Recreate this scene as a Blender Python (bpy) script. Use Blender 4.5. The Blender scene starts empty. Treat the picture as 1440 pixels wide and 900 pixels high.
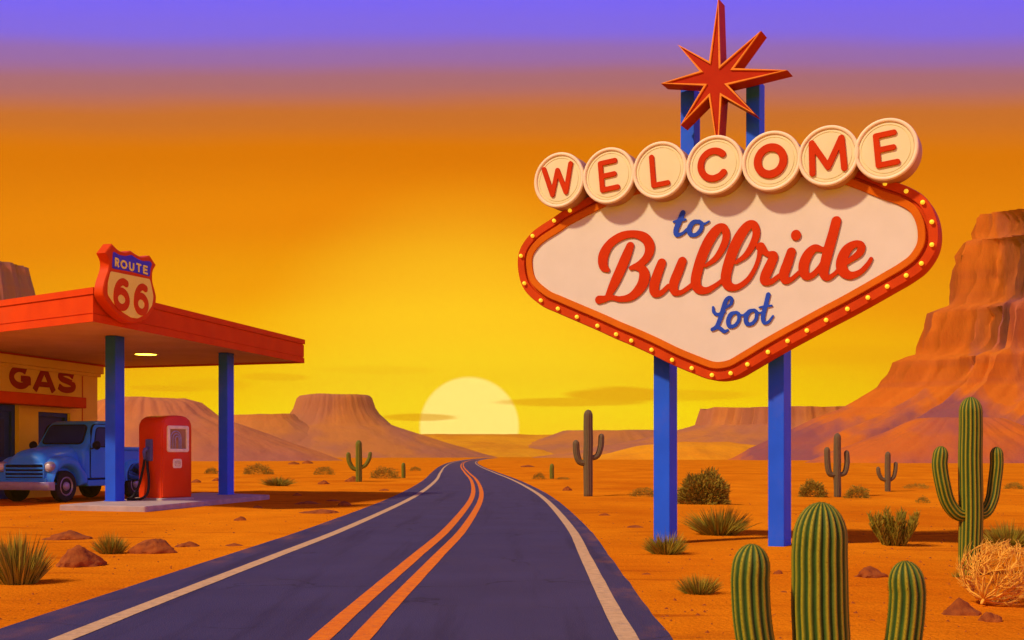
import bpy, bmesh, math, random
import numpy as np
from mathutils import Vector, noise, geometry
from math import sin, cos, pi, radians, sqrt, atan2

random.seed(7)
SC = bpy.context.scene
COL = SC.collection
V = Vector
EYE = 1.25          # camera height, metres
F = 1600.0          # focal length in photograph pixels
HZ = 640.0          # horizon row

# ------------------------------------------------------------------ helpers
def G(px, py):
    """point of the flat ground seen at a photograph pixel"""
    D = EYE * F / (py - HZ)
    return V(((px - 720) / F * D, D, 0))

def P(px, py, D):
    return V(((px - 720) / F * D, D, EYE - (py - HZ) / F * D))

def on_plane(px, py, n, c):
    """pixel ray met with the vertical plane n.p = c (n horizontal)"""
    k, m = (px - 720) / F, -(py - HZ) / F
    D = c / (n[0] * k + n[1])
    return V((k * D, D, EYE + m * D))

class MB:
    def __init__(s):
        s.v, s.f, s.a = [], [], []
    def vert(s, p, a=0.0):
        s.v.append(tuple(p)); s.a.append(a); return len(s.v) - 1
    def face(s, *ids):
        s.f.append(tuple(ids))
    def box(s, c, sx, sy, sz, rot=0):
        c = V(c); ca, sa = cos(rot), sin(rot); b = len(s.v)
        for dz in (-1, 1):
            for dx, dy in ((-1, -1), (1, -1), (1, 1), (-1, 1)):
                x, y = dx * sx / 2, dy * sy / 2
                s.vert((c.x + x * ca - y * sa, c.y + x * sa + y * ca, c.z + dz * sz / 2))
        for q in ((3, 2, 1, 0), (4, 5, 6, 7), (0, 1, 5, 4), (1, 2, 6, 5), (2, 3, 7, 6), (3, 0, 4, 7)):
            s.face(*[b + i for i in q])
    def prism(s, outline, layers, fn, cap0=True, cap1=True):
        """stack of inset copies of a 2D outline; layers = [(w, inset)]"""
        n = len(outline); rings = []
        for w, ins in layers:
            o = offset(outline, -ins) if ins else outline
            rings.append([s.vert(fn(p[0], p[1], w)) for p in o])
        for r0, r1 in zip(rings, rings[1:]):
            for i in range(n):
                j = (i + 1) % n
                s.face(r0[i], r0[j], r1[j], r1[i])
        if cap0: s.face(*reversed(rings[0]))
        if cap1: s.face(*rings[-1])
    def tube(s, pts, rad, sides=8, cap=True, ribs=0, depth=0.12, up=None):
        pts = [V(p) for p in pts]; n = len(pts)
        if not hasattr(rad, '__len__'): rad = [rad] * n
        T = []
        for i in range(n):
            t = pts[min(i + 1, n - 1)] - pts[max(i - 1, 0)]
            T.append(t.normalized() if t.length > 1e-9 else V((0, 0, 1)))
        ref = V(up) if up else (V((1, 0, 0)) if abs(T[0].x) < .8 else V((0, 1, 0)))
        N = (ref - T[0] * ref.dot(T[0])).normalized()
        rings = []
        for i in range(n):
            N = (N - T[i] * N.dot(T[i])).normalized()
            B = T[i].cross(N)
            ring = []
            for k in range(sides):
                th = 2 * pi * k / sides
                r, a = rad[i], 0.0
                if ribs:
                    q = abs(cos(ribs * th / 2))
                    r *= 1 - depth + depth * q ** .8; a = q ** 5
                ring.append(s.vert(pts[i] + (N * cos(th) + B * sin(th)) * r, a))
            rings.append(ring)
        for r0, r1 in zip(rings, rings[1:]):
            for k in range(sides):
                j = (k + 1) % sides
                s.face(r0[k], r0[j], r1[j], r1[k])
        if cap:
            s.face(*reversed(rings[0])); s.face(*rings[-1])
    def lathe(s, prof, fn, sides=32):
        """prof = [(radius, height)]; fn(x, y, h) -> point"""
        rings = []
        for r, h in prof:
            rings.append([s.vert(fn(r * cos(2 * pi * k / sides), r * sin(2 * pi * k / sides), h)) for k in range(sides)])
        for r0, r1 in zip(rings, rings[1:]):
            for k in range(sides):
                j = (k + 1) % sides
                s.face(r0[k], r0[j], r1[j], r1[k])
        s.face(*reversed(rings[0])); s.face(*rings[-1])
    def build(s, name, mat, parent=None, smooth=False, sharp=None, bevel=0, bseg=2, attr=None, sub=0, weld=0):
        me = bpy.data.meshes.new(name)
        off = world_loc(parent)
        me.from_pydata([(x - off.x, y - off.y, z - off.z) for x, y, z in s.v], [], s.f)
        if attr:
            at = me.attributes.new(attr, 'FLOAT', 'POINT')
            at.data.foreach_set('value', s.a)
        bm = bmesh.new(); bm.from_mesh(me)
        if weld: bmesh.ops.remove_doubles(bm, verts=bm.verts, dist=weld)
        bmesh.ops.recalc_face_normals(bm, faces=bm.faces)
        bm.to_mesh(me); bm.free()
        if smooth:
            for p in me.polygons: p.use_smooth = True
            if sharp is not None: me.set_sharp_from_angle(angle=radians(sharp))
        me.materials.append(mat)
        o = bpy.data.objects.new(name, me); COL.objects.link(o)
        if parent: o.parent = parent
        if bevel:
            b = o.modifiers.new('bevel', 'BEVEL'); b.width = bevel; b.segments = bseg
            b.limit_method = 'ANGLE'; b.angle_limit = radians(35)
        if sub:
            m = o.modifiers.new('sub', 'SUBSURF'); m.levels = sub; m.render_levels = sub
        return o

def world_loc(o):
    l = V((0, 0, 0))
    while o:
        l += o.location; o = o.parent
    return l

def offset(poly, d):
    """move a closed CCW outline outwards by d (mitre)"""
    n = len(poly); out = []
    for i in range(n):
        a, b, c = V(poly[i - 1]).to_2d(), V(poly[i]).to_2d(), V(poly[(i + 1) % n]).to_2d()
        e0, e1 = (b - a), (c - b)
        if e0.length < 1e-9: e0 = e1
        if e1.length < 1e-9: e1 = e0
        n0 = V((e0.y, -e0.x)).normalized(); n1 = V((e1.y, -e1.x)).normalized()
        m = n0 + n1
        if m.length < 1e-6: m = n0
        m.normalize()
        out.append(tuple(b + m * (d / max(m.dot(n0), .45))))
    return out

def rounded(pts, r, seg=6):
    n = len(pts); out = []
    rr = r if hasattr(r, '__len__') else [r] * n
    for i in range(n):
        a, b, c = V(pts[i - 1]).to_2d(), V(pts[i]).to_2d(), V(pts[(i + 1) % n]).to_2d()
        ra = min(rr[i], (a - b).length * .49, (c - b).length * .49)
        if ra < 1e-5: out.append(tuple(b)); continue
        p0 = b + (a - b).normalized() * ra; p1 = b + (c - b).normalized() * ra
        for k in range(seg + 1):
            t = k / seg
            out.append(tuple(p0 * (1 - t) ** 2 + b * 2 * t * (1 - t) + p1 * t * t))
    return out

def ccw(p):
    ar = sum(p[i - 1][0] * p[i][1] - p[i][0] * p[i - 1][1] for i in range(len(p)))
    return list(p) if ar > 0 else list(reversed(p))

def spline(pts, n=10, closed=False):
    """Catmull-Rom through tuples of any length"""
    A = [np.array(p, float) for p in pts]; m = len(A); out = []
    rng = range(m) if closed else range(m - 1)
    for i in rng:
        if closed: p0, p1, p2, p3 = A[i - 1], A[i], A[(i + 1) % m], A[(i + 2) % m]
        else:
            p1, p2 = A[i], A[i + 1]
            p0 = A[i - 1] if i else 2 * p1 - p2
            p3 = A[i + 2] if i + 2 < m else 2 * p2 - p1
        for k in range(n):
            t = k / n
            out.append(.5 * (2 * p1 + (p2 - p0) * t + (2 * p0 - 5 * p1 + 4 * p2 - p3) * t * t + (3 * p1 - p0 - 3 * p2 + p3) * t ** 3))
    if not closed: out.append(A[-1])
    return out

def empty(name, loc, label, cat, group=None):
    o = bpy.data.objects.new(name, None); COL.objects.link(o)
    o.location = loc; o.empty_display_size = .2
    tag(o, label, cat, group); return o

def tag(o, label, cat, group=None):
    o['label'] = label; o['category'] = cat
    if group: o['group'] = group
    return o

def struct(o):
    o['kind'] = 'structure'; return o

# ------------------------------------------------------------------ materials
def srgb(r, g, b):
    f = lambda c: (c / 255 / 12.92) if c <= 10 else ((c / 255 + .055) / 1.055) ** 2.4
    return (f(r), f(g), f(b))

def mat(name, c, rough=.6, c2=None, scale=6.0, detail=4, bump=0.0, bscale=None, metal=0.0, spec=.15,
        stretch=(1, 1, 1), emit=None, estr=0.0, coat=0.0, attr=None, attrcol=None, dirt=None):
    m = bpy.data.materials.new(name); m.use_nodes = True
    nt = m.node_tree; N = nt.nodes; L = nt.links
    b = N['Principled BSDF']
    b.inputs['Roughness'].default_value = rough; b.inputs['Metallic'].default_value = metal
    b.inputs['Specular IOR Level'].default_value = spec
    b.inputs['Coat Weight'].default_value = coat
    tc = N.new('ShaderNodeTexCoord'); mp = N.new('ShaderNodeMapping'); mp.inputs['Scale'].default_value = stretch
    L.new(tc.outputs['Object'], mp.inputs['Vector'])
    no = N.new('ShaderNodeTexNoise'); no.inputs['Scale'].default_value = scale; no.inputs['Detail'].default_value = detail
    L.new(mp.outputs[0], no.inputs['Vector'])
    if c2 is None: c2 = tuple(x * .82 for x in c)
    rp = N.new('ShaderNodeValToRGB'); rp.color_ramp.elements[0].position = .34; rp.color_ramp.elements[1].position = .66
    rp.color_ramp.elements[0].color = (*c2, 1); rp.color_ramp.elements[1].color = (*c, 1)
    L.new(no.outputs['Fac'], rp.inputs['Fac'])
    out = rp.outputs['Color']
    if attr:
        at = N.new('ShaderNodeAttribute'); at.attribute_name = attr
        mx = N.new('ShaderNodeMix'); mx.data_type = 'RGBA'
        L.new(at.outputs['Fac'], mx.inputs['Factor']); L.new(out, mx.inputs['A']); mx.inputs['B'].default_value = (*attrcol, 1)
        out = mx.outputs['Result']
    if dirt:
        n3 = N.new('ShaderNodeTexNoise'); n3.inputs['Scale'].default_value = dirt[1]; n3.inputs['Detail'].default_value = 8
        n3.inputs['Roughness'].default_value = .7
        L.new(tc.outputs['Object'], n3.inputs['Vector'])
        r3 = N.new('ShaderNodeMapRange'); r3.inputs['From Min'].default_value = .52; r3.inputs['From Max'].default_value = .75
        r3.inputs['To Max'].default_value = dirt[2]
        L.new(n3.outputs['Fac'], r3.inputs['Value'])
        mx = N.new('ShaderNodeMix'); mx.data_type = 'RGBA'
        L.new(r3.outputs[0], mx.inputs['Factor']); L.new(out, mx.inputs['A']); mx.inputs['B'].default_value = (*dirt[0], 1)
        out = mx.outputs['Result']
    L.new(out, b.inputs['Base Color'])
    if bump:
        n2 = N.new('ShaderNodeTexNoise'); n2.inputs['Scale'].default_value = bscale or scale * 5; n2.inputs['Detail'].default_value = 6
        L.new(mp.outputs[0], n2.inputs['Vector'])
        bp = N.new('ShaderNodeBump'); bp.inputs['Strength'].default_value = bump; bp.inputs['Distance'].default_value = .02
        L.new(n2.outputs['Fac'], bp.inputs['Height']); L.new(bp.outputs[0], b.inputs['Normal'])
    if emit:
        b.inputs['Emission Color'].default_value = (*emit, 1); b.inputs['Emission Strength'].default_value = estr
    return m

DUST = (.42, .17, .05)
M = {}
M['blue'] = mat('blue_paint', (.016, .115, .80), .5, (.014, .10, .72), 2.5, bump=.05, bscale=40, dirt=(DUST, 1.3, .10))
M['red'] = mat('red_paint', (.70, .068, .004), .5, (.63, .055, .004), 2, bump=.05, bscale=30, dirt=(DUST, 1.6, .15), spec=.05)
M['rim_red'] = mat('rim_red_paint', (.58, .062, .006), .5, (.50, .048, .005), 3, bump=.05, bscale=30, spec=.05)
M['orange'] = mat('orange_paint', (.64, .15, .004), .5, (.57, .125, .004), 3, bump=.05, bscale=30, spec=.05)
M['cream'] = mat('cream_enamel', (.71, .67, .52), .6, (.68, .64, .49), 3.5, bump=.03, bscale=60, spec=.05)
M['disc'] = mat('disc_enamel', (.80, .75, .41), .5, (.76, .71, .37), 3.5, bump=.03, bscale=60, spec=.05)
M['pale'] = mat('pale_rim_enamel', (.90, .76, .47), .45, (.84, .70, .42), 5)
M['tan'] = mat('shaded_disc_metal', (.55, .30, .14), .5, (.48, .25, .11), 4)  # disc sides: cream darkened to tan, shade put into the colour
M['letter'] = mat('red_letter_paint', (.57, .040, .003), .5, (.52, .034, .003), 4, spec=.05)
M['letter_blue'] = mat('blue_letter_paint', (.018, .075, .52), .5, None, 4)
M['bulb'] = mat('yellow_bulb', (.9, .7, .05), .3, emit=(1, .72, .03), estr=.55)
M['star_red'] = mat('star_red_paint', (.44, .026, .003), .5, (.37, .02, .002), 3, spec=.05)
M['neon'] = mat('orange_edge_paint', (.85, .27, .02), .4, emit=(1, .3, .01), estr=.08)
M['wall'] = mat('yellow_stucco', (.92, .66, .06), .85, (.87, .60, .05), 1.2, bump=.25, bscale=60, dirt=((.5, .25, .06), .8, .25))
M['sign_red'] = mat('gas_letter_paint', (.38, .02, .01), .5, None, 3, spec=.05)
M['navy'] = mat('navy_door_paint', (.02, .06, .30), .5, None, 3)
M['glass'] = mat('dark_glass', (.014, .034, .18), .35, (.012, .028, .15), 2, spec=.12)
M['ceiling'] = mat('canopy_soffit', (.70, .42, .18), .8, (.62, .36, .14), 1.0, bump=.1)
M['lamp'] = mat('lamp_lens', (.9, .8, .5), .4, emit=(1, .74, .05), estr=9.0)
M['concrete'] = mat('concrete', (.46, .38, .32), .85, (.36, .29, .25), 3, detail=8, bump=.4, bscale=40, dirt=(DUST, 2, .5))
M['truck'] = mat('truck_blue_paint', (.035, .29, .98), .4, (.03, .26, .95), 1.5, coat=.1, dirt=((.2, .25, .5), 2.5, .08))
M['lens'] = mat('headlight_glass', (.62, .58, .62), .25, None, 6, spec=.4)
M['chrome'] = mat('worn_chrome', (.36, .34, .48), .35, (.30, .28, .40), 8, metal=.35)
M['rubber'] = mat('tyre_rubber', (.025, .024, .028), .8, None, 10, bump=.2)
M['black'] = mat('black_hose', (.012, .013, .02), .45, None, 10)
M['dark'] = mat('dark_gap', (.01, .012, .025), .8, None, 10)
M['pump_red'] = mat('pump_red_enamel', (.72, .050, .005), .38, (.64, .040, .004), 2, coat=.08, dirt=((.3, .05, .02), 4, .25))
M['pump_cream'] = mat('pump_cream_enamel', (.92, .84, .48), .4, None, 6)
M['holster'] = mat('blue_grey_metal', (.10, .12, .30), .45, None, 6)
M['dial'] = mat('dial_face', (.42, .24, .09), .6, None, 6)
M['tube'] = mat('pale_violet_tubes', (.40, .36, .45), .3, None, 8)
M['scribe'] = mat('plate_marking', (.55, .42, .18), .5, None, 8)
M['shield_blue'] = mat('shield_blue', (.055, .055, .55), .5, None, 6)
M['shield_cream'] = mat('shield_cream', (.97, .96, .12), .5, (.95, .93, .10), 6, spec=.05)
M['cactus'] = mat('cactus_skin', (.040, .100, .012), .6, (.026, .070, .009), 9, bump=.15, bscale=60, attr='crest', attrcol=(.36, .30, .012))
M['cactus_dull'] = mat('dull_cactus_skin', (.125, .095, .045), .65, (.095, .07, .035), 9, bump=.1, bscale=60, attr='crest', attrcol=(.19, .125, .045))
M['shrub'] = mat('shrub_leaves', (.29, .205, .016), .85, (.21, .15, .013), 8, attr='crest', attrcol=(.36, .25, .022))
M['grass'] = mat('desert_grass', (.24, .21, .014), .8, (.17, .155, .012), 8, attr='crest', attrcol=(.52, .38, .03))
M['rock'] = mat('rust_rock', (.36, .092, .010), .9, (.20, .045, .008), 9, detail=8, bump=.7, bscale=25)
M['straw'] = mat('straw_twigs', (.86, .47, .05), .75, (.66, .31, .03), 12)
M['white_line'] = mat('worn_white_paint', (.64, .42, .19), .8, (.52, .33, .14), 14, detail=8, bump=.3, dirt=((.10, .085, .12), 9, .55))
M['yellow_line'] = mat('orange_yellow_paint', (.80, .205, .004), .8, (.68, .15, .004), 12, detail=8, bump=.3, dirt=((.12, .07, .08), 9, .5))

def ground_material():
    m = bpy.data.materials.new('desert_sand'); m.use_nodes = True
    nt = m.node_tree; N = nt.nodes; L = nt.links; b = N['Principled BSDF']
    b.inputs['Roughness'].default_value = .95; b.inputs['Specular IOR Level'].default_value = 0
    tc = N.new('ShaderNodeTexCoord')
    def nz(scale, det, stretch=(1, 1, 1), rough=.55):
        mp = N.new('ShaderNodeMapping'); mp.inputs['Scale'].default_value = stretch
        L.new(tc.outputs['Object'], mp.inputs['Vector'])
        n = N.new('ShaderNodeTexNoise'); n.inputs['Scale'].default_value = scale; n.inputs['Detail'].default_value = det
        n.inputs['Roughness'].default_value = rough
        L.new(mp.outputs[0], n.inputs['Vector']); return n.outputs['Fac']
    def ramp(fac, p0, c0, p1, c1):
        r = N.new('ShaderNodeValToRGB'); e = r.color_ramp.elements
        e[0].position, e[0].color, e[1].position, e[1].color = p0, (*c0, 1), p1, (*c1, 1)
        L.new(fac, r.inputs['Fac']); return r.outputs['Color']
    def mix(f, a, c, mode='MIX'):
        x = N.new('ShaderNodeMix'); x.data_type = 'RGBA'; x.blend_type = mode
        if isinstance(f, float): x.inputs['Factor'].default_value = f
        else: L.new(f, x.inputs['Factor'])
        for sock, val in (('A', a), ('B', c)):
            if isinstance(val, tuple): x.inputs[sock].default_value = (*val, 1)
            else: L.new(val, x.inputs[sock])
        return x.outputs['Result']
    big = ramp(nz(.30, 8, (1, .5, 1), .65), .36, (.64, .160, .004), .66, (.86, .270, .006))
    ripple = ramp(nz(1.1, 6, (.35, 1.6, 1)), .58, (0, 0, 0), .70, (.85, .85, .85))
    c = mix(ripple, big, (.46, .100, .005))
    grain = ramp(nz(55, 3), .35, (.82, .82, .82), .65, (1.1, 1.1, 1.1))
    c = mix(1.0, c, grain, 'MULTIPLY')
    peb = ramp(nz(9, 2), .70, (0, 0, 0), .76, (1, 1, 1))
    c = mix(peb, c, (.27, .06, .010))
    L.new(c, b.inputs['Base Color'])
    ma = N.new('ShaderNodeMath'); ma.operation = 'ADD'
    L.new(nz(1.2, 8, (.4, 1.5, 1), .6), ma.inputs[0])
    mb = N.new('ShaderNodeMath'); mb.operation = 'MULTIPLY'; mb.inputs[1].default_value = .25
    L.new(nz(22, 6), mb.inputs[0]); L.new(mb.outputs[0], ma.inputs[1])
    bp = N.new('ShaderNodeBump'); bp.inputs['Strength'].default_value = .7; bp.inputs['Distance'].default_value = .14
    L.new(ma.outputs[0], bp.inputs['Height']); L.new(bp.outputs[0], b.inputs['Normal'])
    return m

def asphalt_material():
    m = mat('violet_asphalt', (.043, .039, .094), .72, (.035, .031, .076), .8, detail=9, spec=.22, dirt=((.052, .040, .070), .5, .6))
    nt = m.node_tree; N = nt.nodes; L = nt.links; b = N['Principled BSDF']
    tc = N.new('ShaderNodeTexCoord')
    src = b.inputs['Base Color'].links[0].from_socket
    def nz(scale, st, det):
        mp = N.new('ShaderNodeMapping'); mp.inputs['Scale'].default_value = st; L.new(tc.outputs['Object'], mp.inputs['Vector'])
        n = N.new('ShaderNodeTexNoise'); n.inputs['Scale'].default_value = scale; n.inputs['Detail'].default_value = det; n.inputs['Roughness'].default_value = .65
        L.new(mp.outputs[0], n.inputs['Vector']); return n.outputs['Fac']
    def rng(x, a, c, to):
        m_ = N.new('ShaderNodeMapRange'); m_.interpolation_type = 'SMOOTHSTEP'
        m_.inputs['From Min'].default_value = a; m_.inputs['From Max'].default_value = c; m_.inputs['To Max'].default_value = to; L.new(x, m_.inputs['Value']); return m_.outputs[0]
    def mx(f, a, col):
        x = N.new('ShaderNodeMix'); x.data_type = 'RGBA'; L.new(f, x.inputs['Factor']); L.new(a, x.inputs['A']); x.inputs['B'].default_value = (*col, 1); return x.outputs['Result']
    def mul(a, c):
        x = N.new('ShaderNodeMath'); x.operation = 'MULTIPLY'; L.new(a, x.inputs[0]); L.new(c, x.inputs[1]); return x.outputs[0]
    c = mx(rng(nz(1.0, (2.2, .10, 1), 5), .50, .68, .55), src, (.016, .013, .034))      # long worn streaks
    # old cracks
    vc = N.new('ShaderNodeTexVoronoi'); vc.feature = 'DISTANCE_TO_EDGE'; vc.inputs['Scale'].default_value = .42
    wv = N.new('ShaderNodeMapping'); L.new(tc.outputs['Object'], wv.inputs['Vector'])
    nw = N.new('ShaderNodeTexNoise'); nw.inputs['Scale'].default_value = 1.6; nw.inputs['Detail'].default_value = 6; L.new(tc.outputs['Object'], nw.inputs['Vector'])
    va = N.new('ShaderNodeVectorMath'); va.operation = 'ADD'; sc2 = N.new('ShaderNodeVectorMath'); sc2.operation = 'SCALE'; sc2.inputs['Scale'].default_value = .9
    L.new(nw.outputs['Color'], sc2.inputs[0]); L.new(wv.outputs[0], va.inputs[0]); L.new(sc2.outputs[0], va.inputs[1]); L.new(va.outputs[0], vc.inputs['Vector'])
    inv = N.new('ShaderNodeMath'); inv.operation = 'SUBTRACT'; inv.inputs[0].default_value = 1.0; L.new(rng(vc.outputs['Distance'], .002, .012, 1.0), inv.inputs[1])
    c = mx(mul(inv.outputs[0], rng(nz(.35, (1, 1, 1), 3), .48, .6, .8)), c, (.010, .009, .018))
    # sand blown over the margins
    ed = N.new('ShaderNodeAttribute'); ed.attribute_name = 'edge'
    c = mx(mul(rng(ed.outputs['Fac'], .80, 1.0, 1.0), rng(nz(1.4, (1.4, .6, 1), 8), .46, .75, .45)), c, (.36, .12, .02))
    L.new(c, b.inputs['Base Color'])
    v = N.new('ShaderNodeTexVoronoi'); v.inputs['Scale'].default_value = 75
    L.new(tc.outputs['Object'], v.inputs['Vector'])
    bp = N.new('ShaderNodeBump'); bp.inputs['Strength'].default_value = .55; bp.inputs['Distance'].default_value = .008
    L.new(v.outputs['Distance'], bp.inputs['Height']); L.new(bp.outputs[0], b.inputs['Normal'])
    return m

def mesa_material(name, base, shade, band, vs=.05):
    m = bpy.data.materials.new(name); m.use_nodes = True
    nt = m.node_tree; N = nt.nodes; L = nt.links; b = N['Principled BSDF']
    b.inputs['Roughness'].default_value = .95; b.inputs['Specular IOR Level'].default_value = .05
    tc = N.new('ShaderNodeTexCoord')
    def nz(scale, stretch, det=5):
        mp = N.new('ShaderNodeMapping'); mp.inputs['Scale'].default_value = stretch
        L.new(tc.outputs['Object'], mp.inputs['Vector'])
        n = N.new('ShaderNodeTexNoise'); n.inputs['Scale'].default_value = scale; n.inputs['Detail'].default_value = det
        L.new(mp.outputs[0], n.inputs['Vector']); return n.outputs['Fac']
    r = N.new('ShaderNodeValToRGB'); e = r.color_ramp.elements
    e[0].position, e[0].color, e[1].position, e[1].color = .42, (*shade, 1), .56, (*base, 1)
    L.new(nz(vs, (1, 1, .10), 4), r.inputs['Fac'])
    s = N.new('ShaderNodeMapRange'); s.inputs['From Min'].default_value = .5; s.inputs['From Max'].default_value = .66; s.inputs['To Max'].default_value = .5
    L.new(nz(.05, (.12, .12, 4.0), 6), s.inputs['Value'])
    mx = N.new('ShaderNodeMix'); mx.data_type = 'RGBA'
    L.new(s.outputs[0], mx.inputs['Factor']); L.new(r.outputs['Color'], mx.inputs['A']); mx.inputs['B'].default_value = (*band, 1)
    L.new(mx.outputs['Result'], b.inputs['Base Color'])
    bp = N.new('ShaderNodeBump'); bp.inputs['Strength'].default_value = .5; bp.inputs['Distance'].default_value = 2.0
    L.new(nz(.16, (1, 1, .4), 8), bp.inputs['Height']); L.new(bp.outputs[0], b.inputs['Normal'])
    return m

M['sand'] = ground_material()
M['asphalt'] = asphalt_material()
M['mesa_near'] = mesa_material('red_sandstone', (.60, .15, .014), (.25, .07, .085), (.44, .10, .03))  # violet-brown streaks: shaded buttress faces painted into the rock colour
M['mesa_far'] = mesa_material('mauve_shaded_sandstone', (.56, .19, .045), (.42, .14, .075), (.44, .14, .06), .03)  # mauve streaks: shade and haze put into the rock colour
M['dune'] = mesa_material('orange_slope', (.84, .37, .010), (.72, .27, .010), (.62, .21, .012), .03)

# ------------------------------------------------------------------ lettering
def contours(strokes, res):
    """union of brush strokes -> closed outlines. stroke = (points[(x,y,halfwidth)], flat_ends, closed)"""
    allp = [p for s in strokes for p in s[0]]
    x0 = min(p[0] - p[2] for p in allp) - 4 * res; x1 = max(p[0] + p[2] for p in allp) + 4 * res
    y0 = min(p[1] - p[2] for p in allp) - 4 * res; y1 = max(p[1] + p[2] for p in allp) + 4 * res
    nx, ny = int((x1 - x0) / res) + 2, int((y1 - y0) / res) + 2
    X = x0 + np.arange(nx) * res; Y = y0 + np.arange(ny) * res
    D = np.full((ny, nx), 1.0)
    for pts, flat, closed in strokes:
        S = np.full((ny, nx), 1.0)
        q = list(pts) + ([pts[0]] if closed else [])
        for a, b in zip(q, q[1:]):
            mr = max(a[2], b[2]) + 6 * res
            i0 = max(int((min(a[0], b[0]) - mr - x0) / res), 0); i1 = min(int((max(a[0], b[0]) + mr - x0) / res) + 2, nx)
            j0 = max(int((min(a[1], b[1]) - mr - y0) / res), 0); j1 = min(int((max(a[1], b[1]) + mr - y0) / res) + 2, ny)
            gx, gy = np.meshgrid(X[i0:i1], Y[j0:j1])
            dx, dy = b[0] - a[0], b[1] - a[1]; l2 = dx * dx + dy * dy + 1e-12
            t = np.clip(((gx - a[0]) * dx + (gy - a[1]) * dy) / l2, 0, 1)
            d = np.hypot(gx - a[0] - t * dx, gy - a[1] - t * dy) - (a[2] + (b[2] - a[2]) * t)
            S[j0:j1, i0:i1] = np.minimum(S[j0:j1, i0:i1], d)
        if flat and not closed:
            gx, gy = np.meshgrid(X, Y)
            for e, f in ((q[0], q[1]), (q[-1], q[-2])):
                dx, dy = e[0] - f[0], e[1] - f[1]; l = sqrt(dx * dx + dy * dy)
                d = ((gx - e[0]) * dx + (gy - e[1]) * dy) / l
                near = np.hypot(gx - e[0], gy - e[1]) < 1.9 * e[2]
                S = np.where(near, np.maximum(S, d), S)
        D = np.minimum(D, S)
    segs = {}
    ins = D < 0
    cell = ins[:-1, :-1].astype(int) + ins[:-1, 1:] * 2 + ins[1:, 1:] * 4 + ins[1:, :-1] * 8
    tab = {1: [(3, 0)], 2: [(0, 1)], 3: [(3, 1)], 4: [(1, 2)], 5: [(3, 2), (1, 0)], 6: [(0, 2)], 7: [(3, 2)], 8: [(2, 3)],
           9: [(2, 0)], 10: [(0, 3), (2, 1)], 11: [(2, 1)], 12: [(1, 3)], 13: [(1, 0)], 14: [(0, 3)]}
    def key(j, i, e):
        return ((j, i, 'h'), (j, i + 1, 'v'), (j + 1, i, 'h'), (j, i, 'v'))[e]
    for j, i in zip(*np.nonzero((cell > 0) & (cell < 15))):
        for a, b in tab[int(cell[j, i])]:
            segs[key(j, i, a)] = key(j, i, b)
    def pt(k):
        j, i, o = k
        a = D[j, i]; b = D[j, i + 1] if o == 'h' else D[j + 1, i]
        t = a / (a - b)
        return (X[i] + (t * res if o == 'h' else 0), Y[j] + (t * res if o == 'v' else 0))
    loops = []
    while segs:
        k0 = next(iter(segs)); k = k0; lp = []
        while k in segs:
            lp.append(pt(k)); k = segs.pop(k)
        if len(lp) < 8: continue
        # thin out: keep points by turning / spacing
        out = [lp[0]]; dev = 0
        for a in range(1, len(lp) - 1):
            p, q, r = out[-1], lp[a], lp[a + 1]
            ax, ay = q[0] - p[0], q[1] - p[1]; bx, by = r[0] - q[0], r[1] - q[1]
            la = sqrt(ax * ax + ay * ay); ang = abs(atan2(ax * by - ay * bx, ax * bx + ay * by))
            if la < res * 1.2: continue
            if ang > .05 or la > res * 14: out.append(q)
        loops.append(out)
    def inside(x, y):
        i = min(max(int((x - x0) / res + .5), 0), nx - 1); j = min(max(int((y - y0) / res + .5), 0), ny - 1)
        return D[j, i] < 0
    return loops, inside

def lettering(name, strokes, res, O, U, W, N, depth, bevel, material, parent):
    """raised letters: outlines in (u, v) put on plane O + u*U + v*W, standing out along N"""
    loops, inside = contours(strokes, res)
    mb = MB(); at = lambda p, h: O + U * p[0] + W * p[1] + N * h
    fv, fe = [], []
    for lp in loops:
        n = len(lp); inner = []
        for i in range(n):
            a, b, c = V(lp[i - 1]), V(lp[i]), V(lp[(i + 1) % n])
            t = (c - a).normalized(); inner.append(b + V((-t.y, t.x)) * bevel * .6)
        if not inside(*((V(lp[0]) + (inner[0] - V(lp[0])) * 2))):
            inner = [V(p) * 2 - q for p, q in zip(lp, inner)]
        r0 = [mb.vert(at(p, 0)) for p in lp]; r1 = [mb.vert(at(p, depth)) for p in lp]; r2 = [mb.vert(at(p, depth + bevel * .6)) for p in inner]
        for i in range(n):
            j = (i + 1) % n
            mb.face(r0[i], r0[j], r1[j], r1[i]); mb.face(r1[i], r1[j], r2[j], r2[i])
        k = len(fv); fv += [V(p).to_2d() for p in inner]; fe += [(k + i, k + (i + 1) % n) for i in range(n)]
    cv, ce, cf, *_ = geometry.delaunay_2d_cdt(fv, fe, [], 0, 1e-6)
    ids = [mb.vert(at(p, depth + bevel * .6)) for p in cv]
    for f in cf:
        c = sum((cv[i] for i in f), V((0, 0))) / len(f)
        if inside(c.x, c.y): mb.face(*[ids[i] for i in f])
    return mb.build(name, material, parent, weld=1e-5)

def brush(pts, n=8):
    return ([tuple(p) for p in spline(pts, n)], False, False)

def arc(cx, cy, rx, ry, a0, a1, hw, n=28, flat=True):
    if abs(abs(a1 - a0) - 360) < 1e-6:
        return ([(cx + rx * cos(radians(a0 + 360 * i / n)), cy + ry * sin(radians(a0 + 360 * i / n)), hw) for i in range(n)], False, True)
    return ([(cx + rx * cos(radians(a0 + (a1 - a0) * i / n)), cy + ry * sin(radians(a0 + (a1 - a0) * i / n)), hw) for i in range(n + 1)], flat, False)

def bar(hw, *p, flat=True):
    return ([(x, y, hw) for x, y in p], flat, False)

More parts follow.
